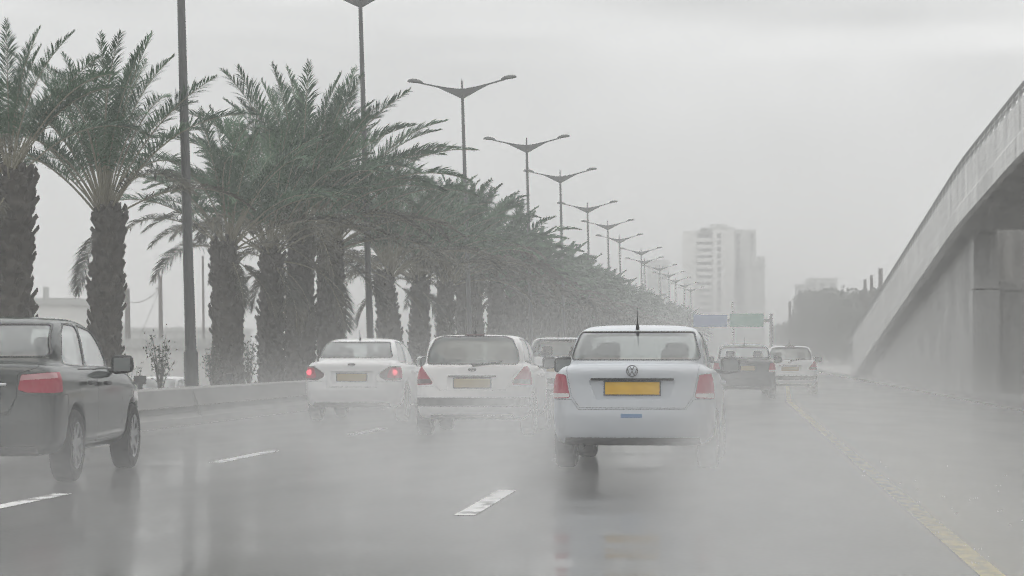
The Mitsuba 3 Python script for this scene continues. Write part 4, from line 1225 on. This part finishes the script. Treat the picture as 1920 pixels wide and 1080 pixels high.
# ---- small hatchback with slanting lamps and a dark strip across the bumper
HATCH = dict(
    W=1.75, L=4.03, H=1.475, wheel_r=0.31, wy=0.78, wb=2.54, paint='warm_white_paint', spokes=6, k_cab=0.14,
    low_side=[(0.16, 0.19), (0.05, 0.28), (0.01, 0.42), (0.0, 0.56), (0.04, 0.66), (0.08, 0.80), (0.10, 0.98), (0.14, 1.04), (0.6, 1.06), (2.7, 1.02), (3.15, 0.97), (3.7, 0.82), (3.95, 0.66), (4.03, 0.48), (4.0, 0.26), (3.9, 0.19)],
    low_rear=[(0.0, 0.19), (0.68, 0.19), (0.82, 0.28), (0.87, 0.44), (0.875, 0.62), (0.865, 0.78), (0.84, 0.90), (0.785, 1.0), (0.72, 1.06), (0.5, 1.09), (0.0, 1.10)],
    low_plan=[(0.0, 0.0), (0.42, 0.015), (0.66, 0.06), (0.785, 0.15), (0.84, 0.34), (0.865, 0.8), (0.875, 1.9), (0.865, 3.0), (0.80, 3.6), (0.66, 3.9), (0.35, 4.02), (0.0, 4.03)],
    cab_side=[(0.12, 0.86), (0.10, 1.0), (0.21, 1.20), (0.33, 1.39), (0.42, 1.452), (0.8, 1.475), (1.5, 1.48), (1.95, 1.44), (2.3, 1.34), (2.95, 1.0), (2.95, 0.86)],
    cab_rear=[(0.0, 0.86), (0.77, 0.86), (0.765, 0.98), (0.735, 1.10), (0.69, 1.24), (0.63, 1.365), (0.55, 1.437), (0.38, 1.47), (0.0, 1.482)],
    cab_plan=[(0.0, 0.07), (0.45, 0.08), (0.64, 0.15), (0.72, 0.34), (0.76, 0.8), (0.77, 1.6), (0.76, 2.3), (0.62, 2.85), (0.0, 3.0)],
    rear_win=rounded([(-0.66, 1.02), (0.66, 1.02), (0.635, 1.20), (0.55, 1.375), (0.44, 1.412), (-0.44, 1.412), (-0.55, 1.375), (-0.635, 1.20)], 0.05), rear_win_y=0.75,
    screen=rounded([(-0.68, 1.03), (0.68, 1.03), (0.56, 1.40), (-0.56, 1.40)], 0.06), screen_y=2.1,
    side_wins=[rounded([(0.50, 1.07), (1.42, 1.02), (1.42, 1.375), (0.78, 1.375)], 0.06), rounded([(1.50, 1.015), (2.66, 1.0), (2.12, 1.33), (1.50, 1.375)], 0.05)],
    doors=[[(0.98, 0.99), (0.92, 0.80), (1.10, 0.60), (1.24, 0.34), (1.46, 0.32), (1.46, 0.99)], [(1.46, 0.32), (2.62, 0.32), (2.70, 0.6), (2.70, 0.98), (1.46, 0.99)]],
    door_handles=[(1.15, 0.86), (1.72, 0.85)],
    lamp=[('tail_light', 'red_lens', rounded([(0.545, 0.735), (0.90, 0.72), (0.90, 0.99), (0.735, 0.99)], 0.025), 0.44), ('reversing_lens', 'smoke_lens', rounded([(0.56, 0.745), (0.86, 0.735), (0.86, 0.80), (0.605, 0.81)], 0.015), 0.3)],
    recess=[(-0.35, 0.665), (0.35, 0.665), (0.36, 0.845), (-0.36, 0.845)], recess_d=0.03, plate=(0.0, 0.75, 0.52, 0.125), plate_mat='dirty_plate', plate_bar=(-0.34, 0.34, 0.838, 0.858, 'grey_plastic'),
    lid=[(-0.47, 0.66), (0.47, 0.66), (0.60, 0.86), (0.72, 1.0), (0.70, 1.2), (0.60, 1.44), (-0.60, 1.44), (-0.70, 1.2), (-0.72, 1.0), (-0.60, 0.86)], lid_y=0.42,
    bumper=[(-0.95, 0.1), (0.95, 0.1), (0.95, 0.705), (0.52, 0.71), (0.475, 0.65), (-0.475, 0.65), (-0.52, 0.71), (-0.95, 0.705)],
    bands=[('bumper_strip', rounded([(-0.84, 0.42), (0.84, 0.42), (0.84, 0.545), (-0.84, 0.545)], 0.015), 'grey_plastic', 0.34), ('lower_valance', [(-0.62, 0.12), (0.62, 0.12), (0.58, 0.30), (-0.58, 0.30)], 'black_plastic', 0.3)],
    mirror=(2.32, 1.02, 0.82), mirror_mat='black_plastic',
    seats=[(-0.36, 1.45, 0.48, 1.03, 1.25), (0.36, 1.45, 0.48, 1.03, 1.25), (0.0, 0.62, 1.2, 0.96, 1.14)], shelf=(0.3, 0.62, 0.96), dash=(2.4, 0.98),
    rear_glass='tinted_glass', aerial=(0.55, 1.46, 0.14), brake_bar=(0.14, 1.425, 1.445), wiper=(0.0, 1.0, 0.42, 1.055), exhaust=-0.45, emblem=(0.94, 0.04), letters=False, emblem_tilt=-6)


def rescale(S, sx=1.0, sy=1.0, sz=1.0, **more):
    """Another car of the same build: its outlines stretched, its own trim on top."""
    q = dict(S)
    for k in ('low_side', 'cab_side', ): q[k] = [(a * sy, b * sz) for a, b in S[k]]
    for k in ('low_rear', 'cab_rear', 'rear_win', 'screen', 'lid', 'bumper', 'recess'): q[k] = [(a * sx, b * sz) for a, b in S[k]]
    for k in ('low_plan', 'cab_plan'): q[k] = [(a * sx, b * sy) for a, b in S[k]]
    for k in ('side_wins', 'doors'): q[k] = [[(a * sy, b * sz) for a, b in p] for p in S[k]]
    q['lamp'] = [(n, m, [(a * sx, b * sz) for a, b in p], d) for n, m, p, d in S['lamp']]
    q['bands'] = [(n, [(a * sx, b * sz) for a, b in p], m, d) for n, p, m, d in S.get('bands', [])]
    q['W'], q['L'], q['H'] = S['W'] * sx, S['L'] * sy, S['H'] * sz
    q['wy'], q['wb'], q['rear_win_y'], q['screen_y'] = S['wy'] * sy, S['wb'] * sy, S['rear_win_y'] * sy, S['screen_y'] * sy
    q['plate'] = (0, S['plate'][1] * sz, S['plate'][2], S['plate'][3])
    if 'plate_bar' in S: q['plate_bar'] = (*S['plate_bar'][:2], S['plate_bar'][2] * sz, S['plate_bar'][3] * sz, S['plate_bar'][4])
    q['door_handles'] = [(a * sy, b * sz) for a, b in S['door_handles']]
    q['mirror'] = (S['mirror'][0] * sy, S['mirror'][1] * sz, S['mirror'][2] * sx)
    q['seats'] = [(a * sx, b * sy, w, c * sz, d * sz) for a, b, w, c, d in S['seats']]
    q['emblem'] = (S['emblem'][0] * sz, S['emblem'][1])
    if 'brake_bar' in S: q['brake_bar'] = (S['brake_bar'][0], S['brake_bar'][1] * sz, S['brake_bar'][2] * sz)
    q['aerial'] = (S['aerial'][0] * sy, S['aerial'][1] * sz, S['aerial'][2])
    return {**q, **more}


def car(S, x, y, label, res, fine=True, yaw=0.0, z=0.0):
    k = thing('car', label, 'car')
    Car(S, x, y, k, res, fine, yaw, z)


CARS = [
    (SALOON, -1.02, 23.55, 'large white saloon car in the middle with an orange-yellow number plate', 0.024, True, -1.2),
    (HATCH, -3.72, 33.7, 'white hatchback with a large dark rear window and grey bumper strip', 0.026, True, 0.0),
    (SWEPT, -6.62, 41.0, 'white saloon car with both brake lights glowing, left of the hatchback', 0.027, True, 0.0),
    (rescale(DARK, 1.0, 1.0, 1.03), -6.72, 20.3, 'dark wet saloon car cut off by the left edge of the picture', 0.024, True, 3.2),
    (rescale(HATCH, 0.98, 1.0, 1.10, paint='white_paint', plate_mat='dirty_plate'), -4.28, 57.5, 'small white car half hidden between the hatchback and the large white saloon', 0.034, False, 0.0),
    (rescale(SALOON, 1.03, 1.0, 1.0, paint='dark_grey_paint', emblem=(0.985, 0.045), letters=False, stickers=[], plate_mat='dirty_plate'), 0.22, 63.8, 'dark grey car ahead of the large white saloon, right side', 0.034, False, 0.0),
    (rescale(HATCH, 0.98, 1.0, 1.0, paint='white_paint'), 1.62, 72.5, 'farthest white car, right of the dark grey car', 0.04, False, 0.0),
    (rescale(SALOON, 1.0, 1.0, 0.98, paint='white_paint', emblem=(0.965, 0.045), letters=False, stickers=[]), -17.0, 72.0, 'pale car on the opposite carriageway, half hidden by the nearest lamp pole', 0.04, False, 180.0, -0.895),
]
for c in CARS: car(*c)

# ---------------------------------------------------------------- rain haze, mist over the road and wheel spray
def air_grid(fn, lo, hi, res):
    n = [max(2, int(round((b - a) / r))) for a, b, r in zip(lo, hi, res)]
    x, y, z = [np.linspace(a, b, k) for a, b, k in zip(lo, hi, n)]
    Zg, Yg_, Xg = np.meshgrid(z, y, x, indexing='ij')
    d = fn(Xg, Yg_, Zg).astype(np.float32)
    return mi.VolumeGrid(np.ascontiguousarray(d[..., None])), T().translate([float(v) for v in lo]).scale([float(b - a) for a, b in zip(lo, hi)])


def fade(v, a, b, w):
    return np.clip((v - a) / w, 0, 1) * np.clip((b - v) / w, 0, 1)


MLO, MHI = (-22.0, 1.5, -1.1), (5.9, 420.0, 12.0)


def mist(X, Y, Z):
    n = meshkit.fbm(np.stack([X * 0.22, Y * 0.06, Z * 0.3], -1), 3, 5)
    e = fade(X, MLO[0], MHI[0], 5.0) * np.clip((Y - MLO[1]) / 8, 0, 1) * np.clip((MHI[1] - Y) / 120, 0, 1) * (0.9 + Y / 260) * (0.55 + 0.45 * np.clip((-X - 1) / 5, 0, 1)) * np.clip((MHI[2] - Z) / 7.0, 0, 1)
    d = (MIST * np.exp(-np.maximum(Z, 0) / 6.0) + MIST2 * np.exp(-np.maximum(Z, 0) / 0.7)) * (0.45 + 1.1 * n)
    return HAZE + e * d


MIST, MIST2 = 0.0056, 0.0030
SLO, SHI = (-8.7, 3.0, -0.2), (4.6, 66.0, 2.3)


def spray(X, Y, Z):
    z = np.maximum(Z, 0)
    d = np.zeros(X.shape, np.float32)
    for (xc, yr, amp, ln, top, off) in SPRAY:
        back = yr + 0.75 - Y                                     # metres behind the rear axle
        for sx in (-1, 1):
            b = np.clip(back, 0, top)
            w = 0.25 + 0.055 * b
            hgt = 0.42 + 0.03 * np.minimum(b, 5)
            on = np.clip(back / 0.5 + 0.8, 0, 1) * np.exp(-np.maximum(back, 0) / ln)
            d += amp * on * np.exp(-((X - xc - sx * (off + (0.05 * b if off else 0))) / w) ** 2) * np.exp(-(z / hgt) ** 1.4)
            # water thrown sideways by the tyres along the car
            fr = np.clip((Y - yr) / 0.8, 0, 1) * np.clip((yr + 4.2 - Y) / 0.8, 0, 1)
            d += 0.14 * amp * fr * (off > 0) * np.exp(-((X - xc - sx * 1.12) / 0.22) ** 2) * np.exp(-z / 0.30)
    n = meshkit.fbm(np.stack([X * 0.9, Y * 0.5, Z * 1.4], -1), 4, 23)
    d = np.minimum(d * np.clip(2.6 * (n - 0.2), 0.35, 2.2), 1.3)
    d += 0.005 * np.clip((X + 5) / 3, 0.35, 1) * np.exp(-z / 0.5) * (0.4 + 1.2 * n)
    e = fade(X, SLO[0], SHI[0], 0.8) * fade(Y, SLO[1], SHI[1], 3.0) * np.clip((SHI[2] - Z) / 0.6, 0, 1)
    return mist(X, Y, Z) + e * d


# rear axle x, bumper y, strength, length of the plume
SPRAY = [(-1.05, 23.55, 3.9, 3.3, 12, 0.88), (-3.72, 33.7, 2.1, 4.0, 9, 0.88), (-6.62, 41.0, 1.5, 4.0, 8, 0.88), (-6.75, 20.3, 1.3, 2.4, 12, 0.85), (-4.28, 57.5, 0.3, 4.0, 5, 0.8), (0.22, 63.8, 0.28, 3.0, 4, 0.8), (1.15, 25.5, 0.30, 80.0, 12, 0.0), (1.45, 60.0, 0.085, 80.0, 5, 0.0)]
TOP = 52.0
scene['mist_air'] = {'type': 'heterogeneous', 'albedo': {'type': 'constvolume', 'value': rgb((0.997, 0.998, 0.998))}, 'phase': {'type': 'hg', 'g': 0.8}}
scene['spray_air'] = {'type': 'heterogeneous', 'albedo': {'type': 'constvolume', 'value': rgb((0.997, 0.998, 0.998))}, 'phase': {'type': 'hg', 'g': 0.8}}
for name, fn, lo, hi, res in (('mist_air', mist, MLO, MHI, (0.9, 2.0, 0.4)), ('spray_air', spray, SLO, SHI, (0.12, 0.22, 0.09))):
    g, m = air_grid(fn, lo, hi, res)
    scene[name]['sigma_t'] = {'type': 'gridvolume', 'grid': g, 'to_world': m, 'filter_type': 'trilinear', 'wrap_mode': 'clamp'}


def air_box(key, lo, hi, inside, outside, label):
    c, h_ = [(a + b) / 2 for a, b in zip(lo, hi)], [(b - a) / 2 for a, b in zip(lo, hi)]
    scene[key] = {'type': 'cube', 'to_world': T().translate(c).scale(h_), 'bsdf': {'type': 'null'}, 'interior': {'type': 'ref', 'id': inside}}
    if outside: scene[key]['exterior'] = {'type': 'ref', 'id': outside}
    labels[key] = {'kind': 'stuff', 'label': label}


air_box('haze', (-2700, -2700, -2.2), (2700, 2700, TOP), 'haze_air', None, 'grey rain haze over the whole place')
air_box('road_mist', MLO, MHI, 'mist_air', 'haze_air', 'thicker grey mist lying over the wet road and the palms')
air_box('wheel_spray', SLO, SHI, 'spray_air', 'mist_air', 'white water spray thrown up behind the wheels of the cars')
